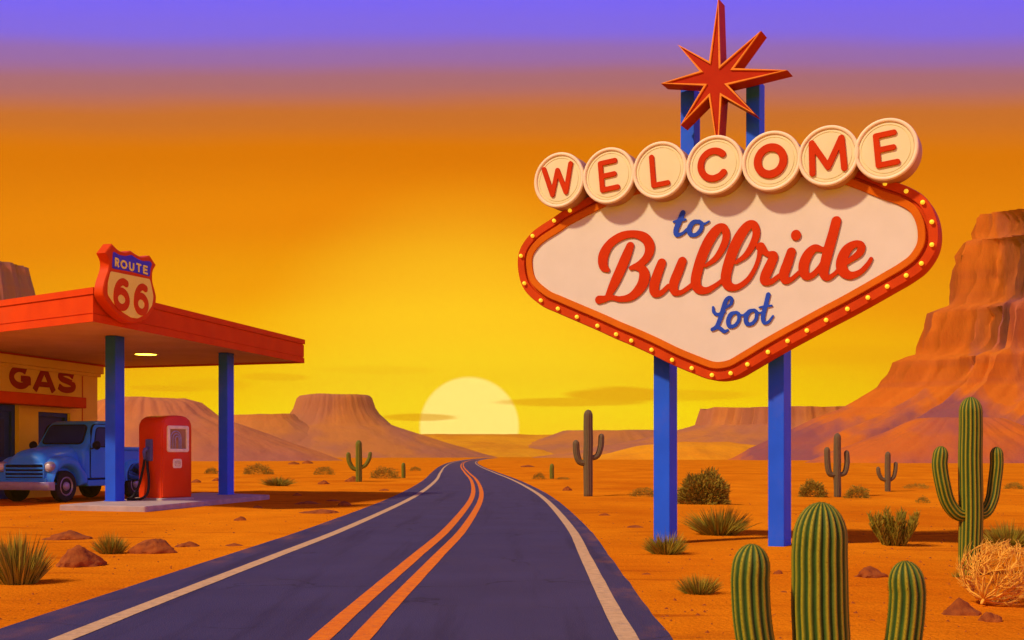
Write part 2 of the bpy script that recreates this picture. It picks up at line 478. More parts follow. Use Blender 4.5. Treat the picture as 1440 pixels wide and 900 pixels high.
def glyph(ch, hw, flat=True):
    """plain capitals in a box of height 2 (y -1..1); stroke half width hw"""
    t = 1 - hw
    if ch == 'W': return [bar(hw, (-.95, 1 if flat else t), (-.48, -t), (0, t * .72), (.48, -t), (.95, 1 if flat else t), flat=flat)]
    if ch == 'M': return [bar(hw, (-.86, -t), (-.80, t), (0, -.62), (.80, t), (.86, -t), flat=flat)]
    if ch == 'E': return [bar(hw, (.62, t), (-.5, t), (-.5, -t), (.66, -t), flat=flat), bar(hw, (-.5, .02), (.5, .02), flat=flat)]
    if ch == 'L': return [bar(hw, (-.5, 1 if flat else t), (-.5, -t), (.62, -t), flat=flat)]
    if ch == 'C': return [arc(0, 0, t, t, 42, 318, hw, flat=flat)]
    if ch == 'O': return [arc(0, 0, t, t, 0, 360, hw, 40)]
    if ch == 'G': return [arc(0, 0, t, t, 48, 330, hw, flat=flat), bar(hw * .92, (.08, -.10), (t, -.10), (t, -.62))]
    if ch == 'A': return [bar(hw, (-.86, -1.02), (-.06, .98)), bar(hw, (.86, -1.02), (.06, .98)), bar(hw * .8, (-.5, -.42), (.5, -.42))]
    if ch == 'S': return [([tuple(list(p) + [hw]) for p in spline([(.50, .52), (.28, .72), (-.05, .78), (-.40, .66), (-.50, .40), (-.32, .16), (.05, .02), (.40, -.14), (.54, -.42), (.38, -.68), (.0, -.78), (-.34, -.72), (-.60, -.50)], 6)], True, False)]
    if ch == 'R': return [bar(hw, (-.5, -1), (-.5, 1)), ([(x, y, hw) for x, y in [(-.5, t), (.05, t)]] + arc(.05, t - .42, .42, .42, 90, -90, hw, 12)[0] + [(-.5, t - .84, hw)], False, False), bar(hw, (-.02, t - .84), (.52, -1))]
    if ch == 'U': return [([(-.58, 1, hw)] + arc(0, -t + .58, .58, .58, 180, 360, hw, 16)[0] + [(.58, 1, hw)], True, False)]
    if ch == 'T': return [bar(hw, (-.66, t), (.66, t)), bar(hw, (0, t), (0, -1))]
    if ch == '6': return [arc(0, -.40, .52, .60 - hw * .25, 0, 360, hw, 32),
                          ([tuple(list(p) + [hw]) for p in spline([(.42, .72), (.12, .80), (-.22, .58), (-.46, .12), (-.52, -.36)], 6)], False, False)]

def place(gl, cx, cy, sx, sy, rot=0):
    """scale a glyph to half-width sx / half-height sy and move it"""
    c, s = cos(rot), sin(rot); out = []
    for pts, flat, closed in gl:
        q = []
        for x, y, h in pts:
            x, y = x * sx, y * sy
            q.append((cx + x * c - y * s, cy + x * s + y * c, h * (sx + sy) / 2))
        out.append((q, flat, closed))
    return out

# ------------------------------------------------------------------ ground and road
CEN = [(-20, -1.4), (0, -1.33), (8, -1.29), (13.5, -1.19), (20, -1.08), (32, -1.15), (44, -1.5), (60, -2.2), (81, -3.35), (125, -5.6), (182, -7.9), (250, -9.6), (330, -10.4), (420, -10.2), (520, -8.5)]
ROADC = spline([(d, x) for d, x in CEN], 14)
RD = np.array([p[0] for p in ROADC]); RX = np.array([p[1] for p in ROADC])
def road_x(y): return float(np.interp(y, RD, RX))
HALF = 2.38

def sm(a, b, x):
    t = min(max((x - a) / (b - a), 0), 1); return t * t * (3 - 2 * t)

def ground_z(x, y):
    if y > 200: return 0.0
    k = sm(HALF + .7, HALF + 2.6, abs(x - road_x(y))) * (1 - sm(90, 190, y))
    if x < -4.5: k *= 1 - sm(-5, -6.5, x) * sm(19, 22.5, y) * (1 - sm(37, 42, y)) if x > -30 else 1
    n = noise.noise(V((x * .35, y * .35, 1.3))) * .05 + noise.noise(V((x * 1.1, y * 1.1, 7.1))) * .02
    return k * n

def build_ground():
    ys = [-25 + i * .6 for i in range(42)] + [0.2 + i * .32 for i in range(140)] + [45 * 1.035 ** i for i in range(1, 91)]
    xs = [i * .32 for i in range(-62, 63)]
    e = [20 * 1.09 ** i for i in range(1, 47)]
    xs = [-v for v in reversed(e)] + xs + e
    mb = MB(); W = len(xs)
    for y in ys:
        for x in xs: mb.vert((x, y, ground_z(x, y)))
    for j in range(len(ys) - 1):
        for i in range(W - 1):
            a = j * W + i; mb.face(a, a + 1, a + W + 1, a + W)
    struct(mb.build('ground', M['sand'], smooth=True))
    r = MB(); ring = []
    for i, (y, x) in enumerate(ROADC):
        i0, i1 = max(i - 1, 0), min(i + 1, len(ROADC) - 1)
        t = V((ROADC[i1][1] - ROADC[i0][1], ROADC[i1][0] - ROADC[i0][0])).normalized()
        ring.append((V((x, y)), V((t.y, -t.x))))
    fine = []
    for (c0, n0), (c1, n1) in zip(ring, ring[1:]):
        m = max(1, int((c1 - c0).length / .5)) if c0.y < 60 else 2
        for k in range(m): fine.append((c0.lerp(c1, k / m), n0.lerp(n1, k / m)))
    def strip(name, o0, o1, z, m, jit=0):
        b = MB(); prev = None
        for c, n in fine:
            j0 = noise.noise(V((c.y * 1.3, 3.1, 0))) * jit + noise.noise(V((c.y * 4, 1.1, 0))) * jit * .5
            j1 = noise.noise(V((c.y * 1.3, 9.1, 0))) * jit + noise.noise(V((c.y * 4, 5.1, 0))) * jit * .5
            p0, p1 = c + n * (o0 + j0), c + n * (o1 + j1)
            ks = (0, .03, .08, .16, .3, .5, .7, .84, .92, .97, 1) if name == 'road' else (0, 1)
            cur = [b.vert((*p0.lerp(p1, k), z), abs(k * 2 - 1)) for k in ks]
            if prev:
                for k in range(len(ks) - 1): b.face(prev[k], prev[k + 1], cur[k + 1], cur[k])
            prev = cur
        return struct(b.build(name, m, attr='edge'))
    strip('road', -HALF, HALF, .006, M['asphalt'], .016)
    strip('edge_line', -HALF + .56, -HALF + .72, .010, M['white_line'], .006)
    strip('edge_line', HALF - .37, HALF - .23, .010, M['white_line'], .006)
    strip('centre_line', -.075, .07, .010, M['yellow_line'], .005)
    strip('centre_line', .20, .34, .010, M['yellow_line'], .005)

build_ground()

# ------------------------------------------------------------------ mesas and hills
def mesa(name, cpx, D, prof, material, seed, squash=.8, flute=.06, gully=.03, hscale=1.0, nth=300, lean=(0, 0), bw=.06, jag=.01):
    """prof = [(half width px, row)] from the rim down to the ground, at distance D"""
    cx = (cpx - 720) / F * D; s = D / F
    pr = [(r * s, EYE + (HZ - y) / F * D) for r, y in prof]
    pr[-1] = (pr[-1][0], -1.0)
    top = pr[0]
    ring = [(top[0] * k, top[1] + .012 * top[0] * (1 - k)) for k in (.0, .3, .6, .85, .97)] + [pr[0]]
    for (r0, z0), (r1, z1) in zip(pr, pr[1:]):
        n = max(2, int(sqrt((r1 - r0) ** 2 + (z1 - z0) ** 2) / (D * .006)))
        for k in range(1, n + 1): ring.append((r0 + (r1 - r0) * k / n, z0 + (z1 - z0) * k / n))
    rm = pr[-1][0]
    mb = MB(); rows = []
    for q, (r, z) in enumerate(ring):
        # steep rings get deep flutes, slopes shallow gullies
        nxt = ring[min(q + 1, len(ring) - 1)]; prv = ring[max(q - 1, 0)]
        steep = abs(nxt[1] - prv[1]) / (abs(nxt[0] - prv[0]) + abs(nxt[1] - prv[1]) + 1e-6)
        row = []
        for k in range(nth):
            th = 2 * pi * k / nth
            c, sn = cos(th), sin(th)
            a = V((c * 2.1, sn * 2.1, seed))
            broad = noise.noise(a * 1.0) * .5 + noise.noise(a * 2.3) * .28
            fl = 1.3 * abs(noise.noise(a * 3.1 + V((0, 0, z / (D * .6))))) + .7 * abs(noise.noise(a * 6.5 + V((0, 0, z / (D * .35))))) + .3 * abs(noise.noise(a * 13.0 + V((0, 0, z / (D * .2)))))
            gu = noise.noise(V((c * 9, sn * 9, seed + r / rm * 1.2)))
            amp = flute * (.35 + steep) * (fl - .12) + gully * gu * (1 - steep)
            rr = r * (1 + bw * broad * min(1, r / top[0])) - pr[0][0] * amp * 1.2
            if r > 0 and z > 0:
                q3 = V((c * r, sn * r * squash, z * 1.5)) / (D * .022)
                rr += pr[0][0] * jag * (.3 + steep) * (noise.noise(q3 + V((seed, 0, 0))) + .6 * noise.noise(q3 * 2.1) + .5 * abs(noise.noise(q3 * 4.3)))
            rr = max(rr, 0) if r > 0 else 0
            zz = z + (noise.noise(V((c * r / (D * .02), sn * r / (D * .02), seed))) * D * .0012 if z > 0 else 0)
            row.append(mb.vert((cx + lean[0] * z + c * rr, D + sn * rr * squash, zz)))
        rows.append(row)
    for r0, r1 in zip(rows, rows[1:]):
        for k in range(nth):
            j = (k + 1) % nth; mb.face(r0[k], r0[j], r1[j], r1[k])
    return struct(mb.build(name, material, smooth=True, sharp=50))

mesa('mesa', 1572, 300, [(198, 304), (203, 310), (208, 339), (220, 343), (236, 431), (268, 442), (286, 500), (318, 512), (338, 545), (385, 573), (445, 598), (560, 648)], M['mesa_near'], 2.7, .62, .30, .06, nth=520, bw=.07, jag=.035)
mesa('mesa', 470, 620, [(49, 556), (53, 560), (58, 574), (64, 583), (80, 598), (120, 611), (160, 624), (235, 642)], M['mesa_far'], 8.2, .7, .03, .04, bw=.03)
mesa('mesa', 366, 600, [(48, 583), (54, 590), (80, 603), (120, 616), (190, 642)], M['mesa_far'], 4.4, .5, .02, .04, bw=.03)
mesa('hill', 205, 260, [(55, 560), (78, 567), (100, 584), (116, 591), (150, 603), (205, 624), (290, 650)], M['mesa_far'], 5.5, .6, .07, .06)
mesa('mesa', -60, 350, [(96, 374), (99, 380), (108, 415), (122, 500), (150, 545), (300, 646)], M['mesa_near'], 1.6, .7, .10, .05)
mesa('mesa', 868, 820, [(80, 606), (95, 612), (140, 626), (230, 641)], M['mesa_far'], 3.3, .7, .05, .05)
mesa('mesa', 1112, 560, [(126, 575), (134, 598), (165, 608), (230, 622), (380, 644)], M['mesa_far'], 6.1, .6, .06, .05)
mesa('hill', 655, 900, [(190, 613), (260, 617), (420, 630), (620, 641)], M['dune'], 9.4, .5, .02, .02)
mesa('hill', 985, 330, [(40, 622), (90, 628), (190, 646)], M['dune'], 7.7, .6, .05, .06)
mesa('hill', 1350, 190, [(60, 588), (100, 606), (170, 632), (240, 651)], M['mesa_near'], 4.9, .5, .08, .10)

# ------------------------------------------------------------------ welcome sign
SA = radians(28)
SU, SN, SZ = V((cos(SA), -sin(SA), 0)), V((-sin(SA), -cos(SA), 0)), V((0, 0, 1))
SC0 = -14.84
def sgn(px, py, w=0.0):
    p = on_plane(px, py, (SN.x, SN.y), SC0 + w)
    return p
SO = sgn(1010, 640, 0); SO.z = 0
def suv(px, py, w=0.0):
    p = sgn(px, py, w) - SO
    return (p.dot(SU), p.z)
def smap(u, v, w): return SO + SU * u + SZ * v + SN * w

sign = empty('welcome_sign', (SO.x, SO.y, 0), 'tall roadside welcome sign with letter discs, cream diamond board, red star and blue posts', 'sign')

# board outline through the bulb line (crop pixels -> photograph pixels)
bz = [(185, 352), (135, 384), (67, 432), (30, 495), (41, 582), (93, 636), (147, 662), (207, 688), (272, 716), (331, 743), (379, 763), (443, 792), (508, 824), (570, 850), (634, 872), (693, 866), (746, 838), (811, 799), (873, 764), (934, 731), (995, 698), (1062, 663), (1127, 627), (1188, 592), (1248, 557), (1296, 519), (1329, 460), (1329, 388), (1300, 326), (1248, 291), (1181, 267)]
bulbpx = [(720 + x / 2.25, 140 + y / 2.25) for x, y in bz]
hidden = [(1205, 243), (1165, 232), (1100, 228), (1020, 232), (940, 244), (870, 263)]
line = [suv(*p) for p in bulbpx + hidden]
line = ccw([tuple(p) for p in spline(line, 6, closed=True)])
TH = .34
mb = MB(); mb.prism(line, [(-TH, .03), (-TH + .03, -.065), (-.03, -.065), (0, -.055), (0.0, .05), (-.035, .055), (-.035, .085), (-.005, .088)], smap, cap1=False)
# (outer rim carrying the bulbs, then a groove)
mb.build('bulb_rim', M['rim_red'], sign, smooth=True, sharp=30)
mb = MB(); mb.prism(line, [(-.03, .086), (.012, .090), (.018, .098), (.012, .180), (-.02, .186)], smap, cap0=False, cap1=False)
mb.build('border_band', M['orange'], sign, smooth=True, sharp=30)
mb = MB(); mb.prism(line, [(-.06, .18), (-.012, .18)], smap)
face = mb.build('face_panel', M['cream'], sign)
bulb_me = None
for (px, py) in bulbpx:
    u, v = suv(px, py)
    if bulb_me is None:
        b = MB(); b.lathe([(.001, .052), (.015, .048), (.025, .038), (.029, .022), (.025, .004), (.016, -.002)], lambda x, y, h: SO + SU * x + SZ * y + SN * h, 12)
        o = b.build('light_bulb', M['bulb'], sign, smooth=True); bulb_me = o.data
    else:
        o = bpy.data.objects.new('light_bulb', bulb_me); COL.objects.link(o); o.parent = sign
    o.location = SU * u + SZ * v

def sign_post(px0, px1, ytop, wf, depth, z0=-.15, top_v=None):
    u0, u1 = suv(px0, 640, wf)[0], suv(px1, 640, wf)[0]
    vt = suv((px0 + px1) / 2, ytop, wf)[1] if top_v is None else top_v
    c = smap((u0 + u1) / 2, (z0 + vt) / 2, wf - depth / 2)
    b = MB(); b.box(c, u1 - u0, depth, vt - z0, -SA)
    return b.build('post', M['blue'], sign, bevel=.008)
sign_post(919, 941.5, 470, -TH - .006, .32)
sign_post(1080, 1102.5, 470, -TH - .006, .38)
sign_post(957, 976, 124, -.16, .26, z0=suv(960, 290)[1])
sign_post(1049, 1068, 114, -.16, .26, z0=suv(1060, 270)[1])

# footing rings of disturbed earth are part of the ground; star next
stz = [(534, -8), (547, 375), (780, 178), (625, 393), (932, 405), (590, 490), (749, 662), (553, 555), (531, 880), (478, 560), (317, 722), (450, 495), (203, 482), (425, 410), (298, 256), (480, 352)]
SW = .17
star = ccw([suv(880 + x / 4.09, y / 4.09, SW) for x, y in stz])
cu_ = (sum(p[0] for p in star) / 16, sum(p[1] for p in star) / 16)
def shrink(poly, k): return [(cu_[0] + (p[0] - cu_[0]) * k, cu_[1] + (p[1] - cu_[1]) * k) for p in poly]
mb = MB(); mb.prism(star, [(SW - .27, 0), (SW, 0)], smap)
so = mb.build('star', M['star_red'], sign)
# narrow raised edging that follows the star outline
mb = MB(); n = len(star)
inn = offset(star, -.030)
r0 = [mb.vert(smap(p[0], p[1], SW - .004)) for p in star]; r1 = [mb.vert(smap(p[0], p[1], SW + .022)) for p in offset(star, -.004)]
r2 = [mb.vert(smap(p[0], p[1], SW + .022)) for p in offset(star, -.026)]; r3 = [mb.vert(smap(p[0], p[1], SW - .004)) for p in inn]
for a, b in ((r0, r1), (r1, r2), (r2, r3)):
    for i in range(n): j = (i + 1) % n; mb.face(a[i], a[j], b[j], b[i])
eo = mb.build('star_edging', M['neon'], so)

DW = .21
discs = [('W', 786.2, 253.3, 39), ('E', 856, 247, 39.6), ('L', 927.7, 239.4, 40.4), ('C', 1004.6, 231.9, 41.7), ('O', 1084.7, 226.4, 42.4), ('M', 1164.7, 219.1, 42.8), ('E', 1246, 210, 43.9)]
for ch, px, py, ry in discs:
    p = sgn(px, py, DW); R = ry * p.y / F
    cu0, cv0 = (p - SO).dot(SU), p.z
    fn = lambda x, y, h: smap(cu0 + x, cv0 + y, h)
    mb = MB(); mb.lathe([(R * .97, DW - .33), (R * .985, DW - .32), (R * .985, DW - .03), (R * .97, DW - .012)], fn, 56)
    d = mb.build('letter_disc', M['tan'], sign, smooth=True, sharp=30)
    mb = MB(); mb.lathe([(R * .86, DW - .02), (R * .86, DW - .004), (R * .845, DW), (R * .79, DW + .001), (R * .785, DW - .006), (R * .76, DW - .006), (R * .755, DW + .001), (R * .001, DW + .002)], fn, 56)
    mb.build('disc_face', M['disc'], d, smooth=True, sharp=25)
    mb = MB()
    rp = [(R * .985, DW - .03), (R, DW - .015), (R * .99, DW + .012), (R * .96, DW + .02), (R * .90, DW + .018), (R * .87, DW + .004), (R * .865, DW - .015)]
    rings = []
    for r, h in rp: rings.append([mb.vert(fn(r * cos(2 * pi * k / 56), r * sin(2 * pi * k / 56), h)) for k in range(56)])
    for q0, q1 in zip(rings, rings[1:]):
        for k in range(56): j = (k + 1) % 56; mb.face(q0[k], q0[j], q1[j], q1[k])
    mb.build('disc_rim', M['pale'], d, smooth=True)
    sx, sy, hw, rot = {'W': (.56, .58, .155, .08), 'E': (.50, .575, .17, .09), 'L': (.46, .60, .17, .08), 'C': (.56, .58, .20, .05), 'O': (.56, .58, .23, 0), 'M': (.60, .60, .17, .06)}[ch]
    gl = place(glyph(ch, hw, False), cu0 - .02 * R, cv0, sx * R, sy * R, rot)
    lettering('letter', gl, .004, SO, SU, SZ, SN * 1, .020, .005, M['letter'], d).location = SN * (DW + .001)

def zs(stroke, ox, oy, sc):
    out = []
    for x, y, h in stroke:
        px, py = ox + x / sc, oy + y / sc
        p = sgn(px, py, .01)
        out.append(((p - SO).dot(SU), p.z, h / sc * p.y / F * 1.02))
    return brush(out)
K = 1440 / 420
def word(name, strokes, m, depth):
    st = [zs(s, 820, 280, K) for s in strokes]
    return lettering(name, st, .004, SO, SU, SZ, SN, depth, .004, m, sign)
l1 = [(590, 322, 8), (640, 285, 14), (675, 230, 17), (690, 180, 18), (680, 140, 18), (650, 142, 22), (612, 190, 26), (580, 255, 26), (555, 330, 26), (542, 395, 25), (555, 432, 22), (595, 440, 16), (640, 415, 12), (672, 390, 10)]
l2 = [(x + 145, y - 15, h) for x, y, h in l1[:-3]] + [(740, 425, 15), (790, 392, 13), (825, 340, 11), (846, 285, 11), (853, 240, 13)]
W_BULL = [
    [(226, 226, 20), (205, 280, 25), (180, 340, 26), (150, 405, 24), (122, 462, 16)],
    [(118, 342, 11), (97, 322, 22), (98, 270, 26), (130, 215, 22), (185, 178, 20), (245, 168, 18), (295, 185, 23), (320, 225, 25), (312, 272, 22), (278, 310, 18), (230, 332, 11)],
    [(240, 328, 9), (282, 336, 20), (295, 372, 27), (280, 420, 26), (235, 468, 20), (180, 482, 14), (135, 474, 13), (98, 482, 17), (76, 485, 20)],
    [(378, 308, 22), (362, 350, 24), (343, 410, 25), (345, 450, 22), (375, 452, 14), (410, 420, 12)],
    [(477, 300, 22), (460, 345, 24), (437, 405, 24), (440, 445, 19), (470, 450, 12), (510, 425, 12), (545, 395, 12)],
    l1, l2,
    [(855, 230, 22), (885, 262, 14), (918, 272, 20), (905, 310, 24), (880, 365, 25), (875, 395, 20), (905, 398, 14), (945, 370, 12)],
    [(1003, 255, 22), (985, 310, 24), (968, 360, 24), (975, 392, 18), (1005, 385, 12), (1040, 355, 11)],
    [(1025, 171, 23), (1026, 175, 24)],
    [(1150, 242, 13), (1115, 237, 19), (1082, 270, 24), (1063, 320, 25), (1070, 366, 21), (1102, 368, 15), (1140, 330, 13), (1165, 285, 11)],
    [(1220, 105, 23), (1205, 165, 24), (1185, 235, 25), (1166, 310, 24), (1160, 358, 22), (1178, 380, 14), (1210, 362, 11), (1240, 332, 9)],
    [(1245, 322, 11), (1290, 292, 13), (1333, 258, 18), (1340, 224, 18), (1310, 216, 17), (1270, 245, 24), (1246, 300, 26), (1252, 345, 25), (1287, 368, 19), (1335, 352, 14), (1370, 317, 12), (1388, 287, 9)]]
word('red_word', W_BULL, M['letter'], .007)
W_TO = [[(480, 66, 13), (464, 105, 14), (447, 150, 13), (452, 172, 11), (478, 165, 8), (500, 145, 7)], [(437, 109, 6), (470, 101, 7), (492, 98, 6)],
        [(560, 108, 9), (531, 112, 12), (512, 140, 13), (516, 168, 11), (541, 172, 10), (565, 150, 11), (572, 120, 10), (556, 106, 8)], [(560, 112, 6), (585, 118, 6), (606, 107, 5)]]
word('blue_word', W_TO, M['letter_blue'], .005)
o1 = [[(738, 545, 7), (713, 555, 11), (699, 585, 11), (705, 612, 10), (730, 610, 9), (749, 585, 9), (750, 557, 9), (739, 545, 7)], [(745, 552, 5), (768, 560, 5), (788, 547, 5)]]
W_LOOT = [[(690, 522, 6), (711, 506, 8), (716, 482, 8), (701, 475, 9), (685, 495, 11), (672, 540, 12), (655, 590, 11), (640, 618, 10), (622, 628, 9)],
          [(640, 616, 8), (660, 623, 9), (680, 638, 9), (696, 632, 6)], [(626, 521, 6), (630, 545, 8), (650, 556, 8), (682, 543, 6)]] + o1 + \
         [[(x + 85, y - 11, h) for x, y, h in s] for s in o1] + \
         [[(892, 460, 11), (880, 510, 11), (867, 565, 11), (872, 595, 9), (893, 592, 7), (915, 563, 5)], [(850, 522, 5), (880, 516, 6), (908, 513, 5)]]
word('blue_word', W_LOOT, M['letter_blue'], .005)

# ------------------------------------------------------------------ filling station
FD = V((.22, .976, 0)).normalized()          # along the fronts, away from the camera
FN = V((FD.y, -FD.x, 0))                     # towards the road
ZB, ZT = 4.10, 4.83

# building front wall plane
WA = V((-14.35, 31.9, 0))
def wall_pt(px, py, out=0.0):
    return on_plane(px, py, (FN.x, FN.y), FN.dot(WA) + out)
def wmap(s, z, w): return WA + FD * s + V((0, 0, z)) + FN * w
def wsz(px, py, out=0.0):
    p = wall_pt(px, py, out) - WA
    return (p.dot(FD), p.z)
S0, S1 = -6.0, wsz(137, 600)[0]
WTOP = 4.2
bld = empty('gas_station', (WA.x, WA.y, 0), 'yellow filling station building with red awning and blue doors under the canopy', 'building')
door_s0, door_s1, door_top = wsz(-14, 600)[0], wsz(26.5, 600)[0], wsz(10, 568)[1]
win_s0, win_s1, win_top, win_bot = wsz(54, 600)[0], wsz(99, 600)[0], wsz(75, 580)[1], 1.0
mb = MB()
def wall_box(s0, s1, z0, z1, w0, w1, b=None):
    b = b or mb
    c = wmap((s0 + s1) / 2, (z0 + z1) / 2, (w0 + w1) / 2)
    b.box(c, abs(s1 - s0), abs(w1 - w0), z1 - z0, atan2(FD.y, FD.x))
wall_box(S0, door_s0, -.1, WTOP, -.3, 0)
wall_box(door_s0, door_s1, door_top, WTOP, -.3, 0)
wall_box(door_s1, win_s0, -.1, WTOP, -.3, 0)
wall_box(win_s0, win_s1, win_top, WTOP, -.3, 0)
wall_box(win_s0, win_s1, -.1, win_bot, -.3, 0)
wall_box(win_s1, S1, -.1, WTOP, -.3, 0)
wall_box(S1 - .3, S1, -.1, WTOP, -5.5, -.3)
wall_box(S0, S0 + .3, -.1, WTOP, -5.5, -.3)
wall_box(S0 + .3, S1 - .3, -.1, WTOP, -5.5, -5.2)
mb.build('wall', M['wall'], bld)
mb = MB(); wall_box(S0 + .3, S1 - .3, WTOP - .35, WTOP - .2, -5.2, -.3); mb.build('roof', M['concrete'], bld)
mb = MB(); cz = ZB - .012
wall_box(S0 - .1, S1 + .12, cz - .24, cz, .004, .16); wall_box(S0 - .1, S1 + .08, cz - .34, cz - .243, .004, .08)
mb.build('cornice', M['wall'], bld, bevel=.012)
mb = MB(); sx_ = wsz(115, 600)[0]; wall_box(sx_, sx_ + .05, 0, cz - .36, .0035, .012); mb.build('pilaster_seam', M['orange'], bld)
a0, a1 = -6.0, wsz(122, 566, .55)[0]
az1, az0 = wsz(0, 549, .55)[1], wsz(0, 566, .55)[1]
mb = MB(); wall_box(a0, a1, az0, az1, .004, .55); mb.build('awning', M['red'], bld, bevel=.03)
# door with frame and panels
mb = MB(); wall_box(door_s0 + .004, door_s1 - .004, 0, door_top - .004, -.26, -.2); dr = mb.build('door', M['navy'], bld)
mb = MB()
for s0, s1, z0, z1 in ((door_s0 + .004, door_s0 + .16, 0, door_top - .004), (door_s1 - .16, door_s1 - .004, 0, door_top - .004), (door_s0 + .16, door_s1 - .16, door_top - .2, door_top - .004)):
    wall_box(s0, s1, z0, z1, -.197, -.12)
mb.build('door_frame', M['navy'], dr, bevel=.01)
mb = MB(); wall_box(door_s0 + .4, door_s1 - .4, 1.2, door_top - .42, -.197, -.185); mb.build('door_pane', M['glass'], dr)
mb = MB(); wall_box(win_s0 + .004, win_s1 - .004, win_bot + .004, win_top - .004, -.24, -.2); wn = mb.build('window', M['glass'], bld)
mb = MB()
for s0, s1, z0, z1 in ((win_s0 + .004, win_s0 + .12, win_bot + .004, win_top - .004), (win_s1 - .12, win_s1 - .004, win_bot + .004, win_top - .004), (win_s0 + .12, win_s1 - .12, win_top - .13, win_top - .004), (win_s0 + .12, win_s1 - .12, win_bot + .004, win_bot + .12)):
    wall_box(s0, s1, z0, z1, -.197, -.1)
mb.build('window_frame', M['navy'], wn, bevel=.01)
# GAS
gs = []
for ch, cx, cy, hx, hy in (('G', 28, 530.5, 16.5, 16.5), ('A', 62, 534.5, 15.5, 15), ('S', 93.5, 536.5, 13.5, 15.5)):
    s0, z0 = wsz(cx, cy); sl = wsz(cx - hx, cy)[0]; sr = wsz(cx + hx, cy)[0]
    hz = (wsz(cx, cy - hy)[1] - wsz(cx, cy + hy)[1]) / 2; hw_s = (sr - sl) / 2
    gs = []
    for pts, fl, cl in glyph(ch, .27 if ch != 'S' else .26):
        gs.append(([(s0 + x * hw_s * (1.0 if ch != 'S' else 1.35), z0 + y * hz, h * .36) for x, y, h in pts], fl, cl))
    lettering('letter', gs, .006, WA, FD, SZ, FN, .02, .005, M['sign_red'], bld)

# canopy
CN, CR = V((-8.93, 24.25, 0)), V((-6.44, 35.3, 0))
def hit_wall(p, d):
    t = (FN.dot(WA) + .004 - FN.dot(p)) / FN.dot(d)
    return p + d * t
CL = hit_wall(CN, V((-2.95, 2.1, 0))); CB = hit_wall(CR, V((-6.36, 2.1, 0)))
foot = ccw([(p.x, p.y) for p in (CL, CN, CR, CB)])
can = empty('station_canopy', (CN.x, CN.y, 0), 'flat red canopy on two blue columns reaching from the station over the pump', 'canopy')
W3 = lambda x, y, w: V((x, y, w))
mb = MB()
mb.prism(foot, [(ZB + .12, .03), (ZB, .03), (ZB, .0), (ZB + .16, .0), (ZB + .163, .03), (ZB + .185, .03), (ZB + .188, .012), (ZB + .56, .012), (ZB + .563, .035), (ZB + .585, .035), (ZB + .588, -.015), (ZT, -.015)], W3, cap0=False)
# inner face so the soffit is recessed a little
mb.build('fascia', M['red'], can)
mb = MB(); ii = offset(foot, -.2)
mb.prism(foot, [(ZB + .06, .034), (ZB + .11, .034)], W3); mb.build('soffit', M['ceiling'], can)
lp = P(205, 498, 28); k = (ZB + .06 - EYE) / (lp.z - EYE); lc = V((lp.x * k, lp.y * k, ZB + .06))
mb = MB(); mb.lathe([(.30, -.06), (.29, -.075), (.24, -.08), (.001, -.085)], lambda x, y, h: lc + V((x, y, h + .065)), 28); lm = mb.build('ceiling_lamp', M['lamp'], can, smooth=True, sharp=40)
mb = MB(); mb.lathe([(.36, -.05), (.36, -.062), (.31, -.07), (.305, -.05)], lambda x, y, h: lc + V((x, y, h + .055)), 28); mb.build('lamp_ring', M['pale'], lm, smooth=True, sharp=40)
FA = atan2(FD.y, FD.x)
col_at = [(-9.72, 27.85), (-8.15, 32.45)]
for x, y in col_at:
    mb = MB(); mb.box((x, y, (.125 + ZB + .055) / 2 + .0015), .41, .28, ZB + .055 - .125 - .003, FA)
    co = mb.build('column', M['blue'], can, bevel=.012)
    mb = MB()
    for a, b in ((.2, .0), (-.2, 0), (0, .13), (0, -.13)): pass
    mb.box((x, y, .135), .45, .32, .02, FA); mb.build('column_foot', M['blue'], co, bevel=.004)

# concrete island
isl = MB()
quad = ccw([(-10.25, 25.75), (-8.05, 25.0), (-6.85, 32.2), (-9.3, 34.3)])
isl.prism(rounded(quad, .06, 3), [(-.05, 0), (.112, 0), (.125, .013)], W3)
tag(isl.build('pump_island', M['concrete']), 'low pale concrete pad carrying the red pump and both blue columns', 'concrete pad')

# route shield
RS = on_plane(182, 398, (FN.x, FN.y), FN.dot(CN) + .16)
shd = empty('route_sign', (RS.x, RS.y, RS.z - .8), 'red edged route 66 shield standing on the front of the canopy', 'road sign')
def rmap(s, z, w): return RS + FD * s + SZ * z + FN * w
def rsz(px, py, w=.1):
    p = on_plane(px, py, (FN.x, FN.y), FN.dot(RS) + w) - RS
    return (p.dot(FD), p.z)
# crop scale 6.43, origin (130, 330)
shz = [(180, 82), (240, 140), (300, 160), (350, 145), (400, 180), (455, 203), (520, 188), (578, 275), (548, 335), (545, 420), (565, 500), (578, 570), (565, 650), (520, 730), (450, 785), (390, 800), (330, 790), (250, 740), (170, 660), (110, 570), (100, 500), (118, 410), (150, 310), (150, 235), (118, 165)]
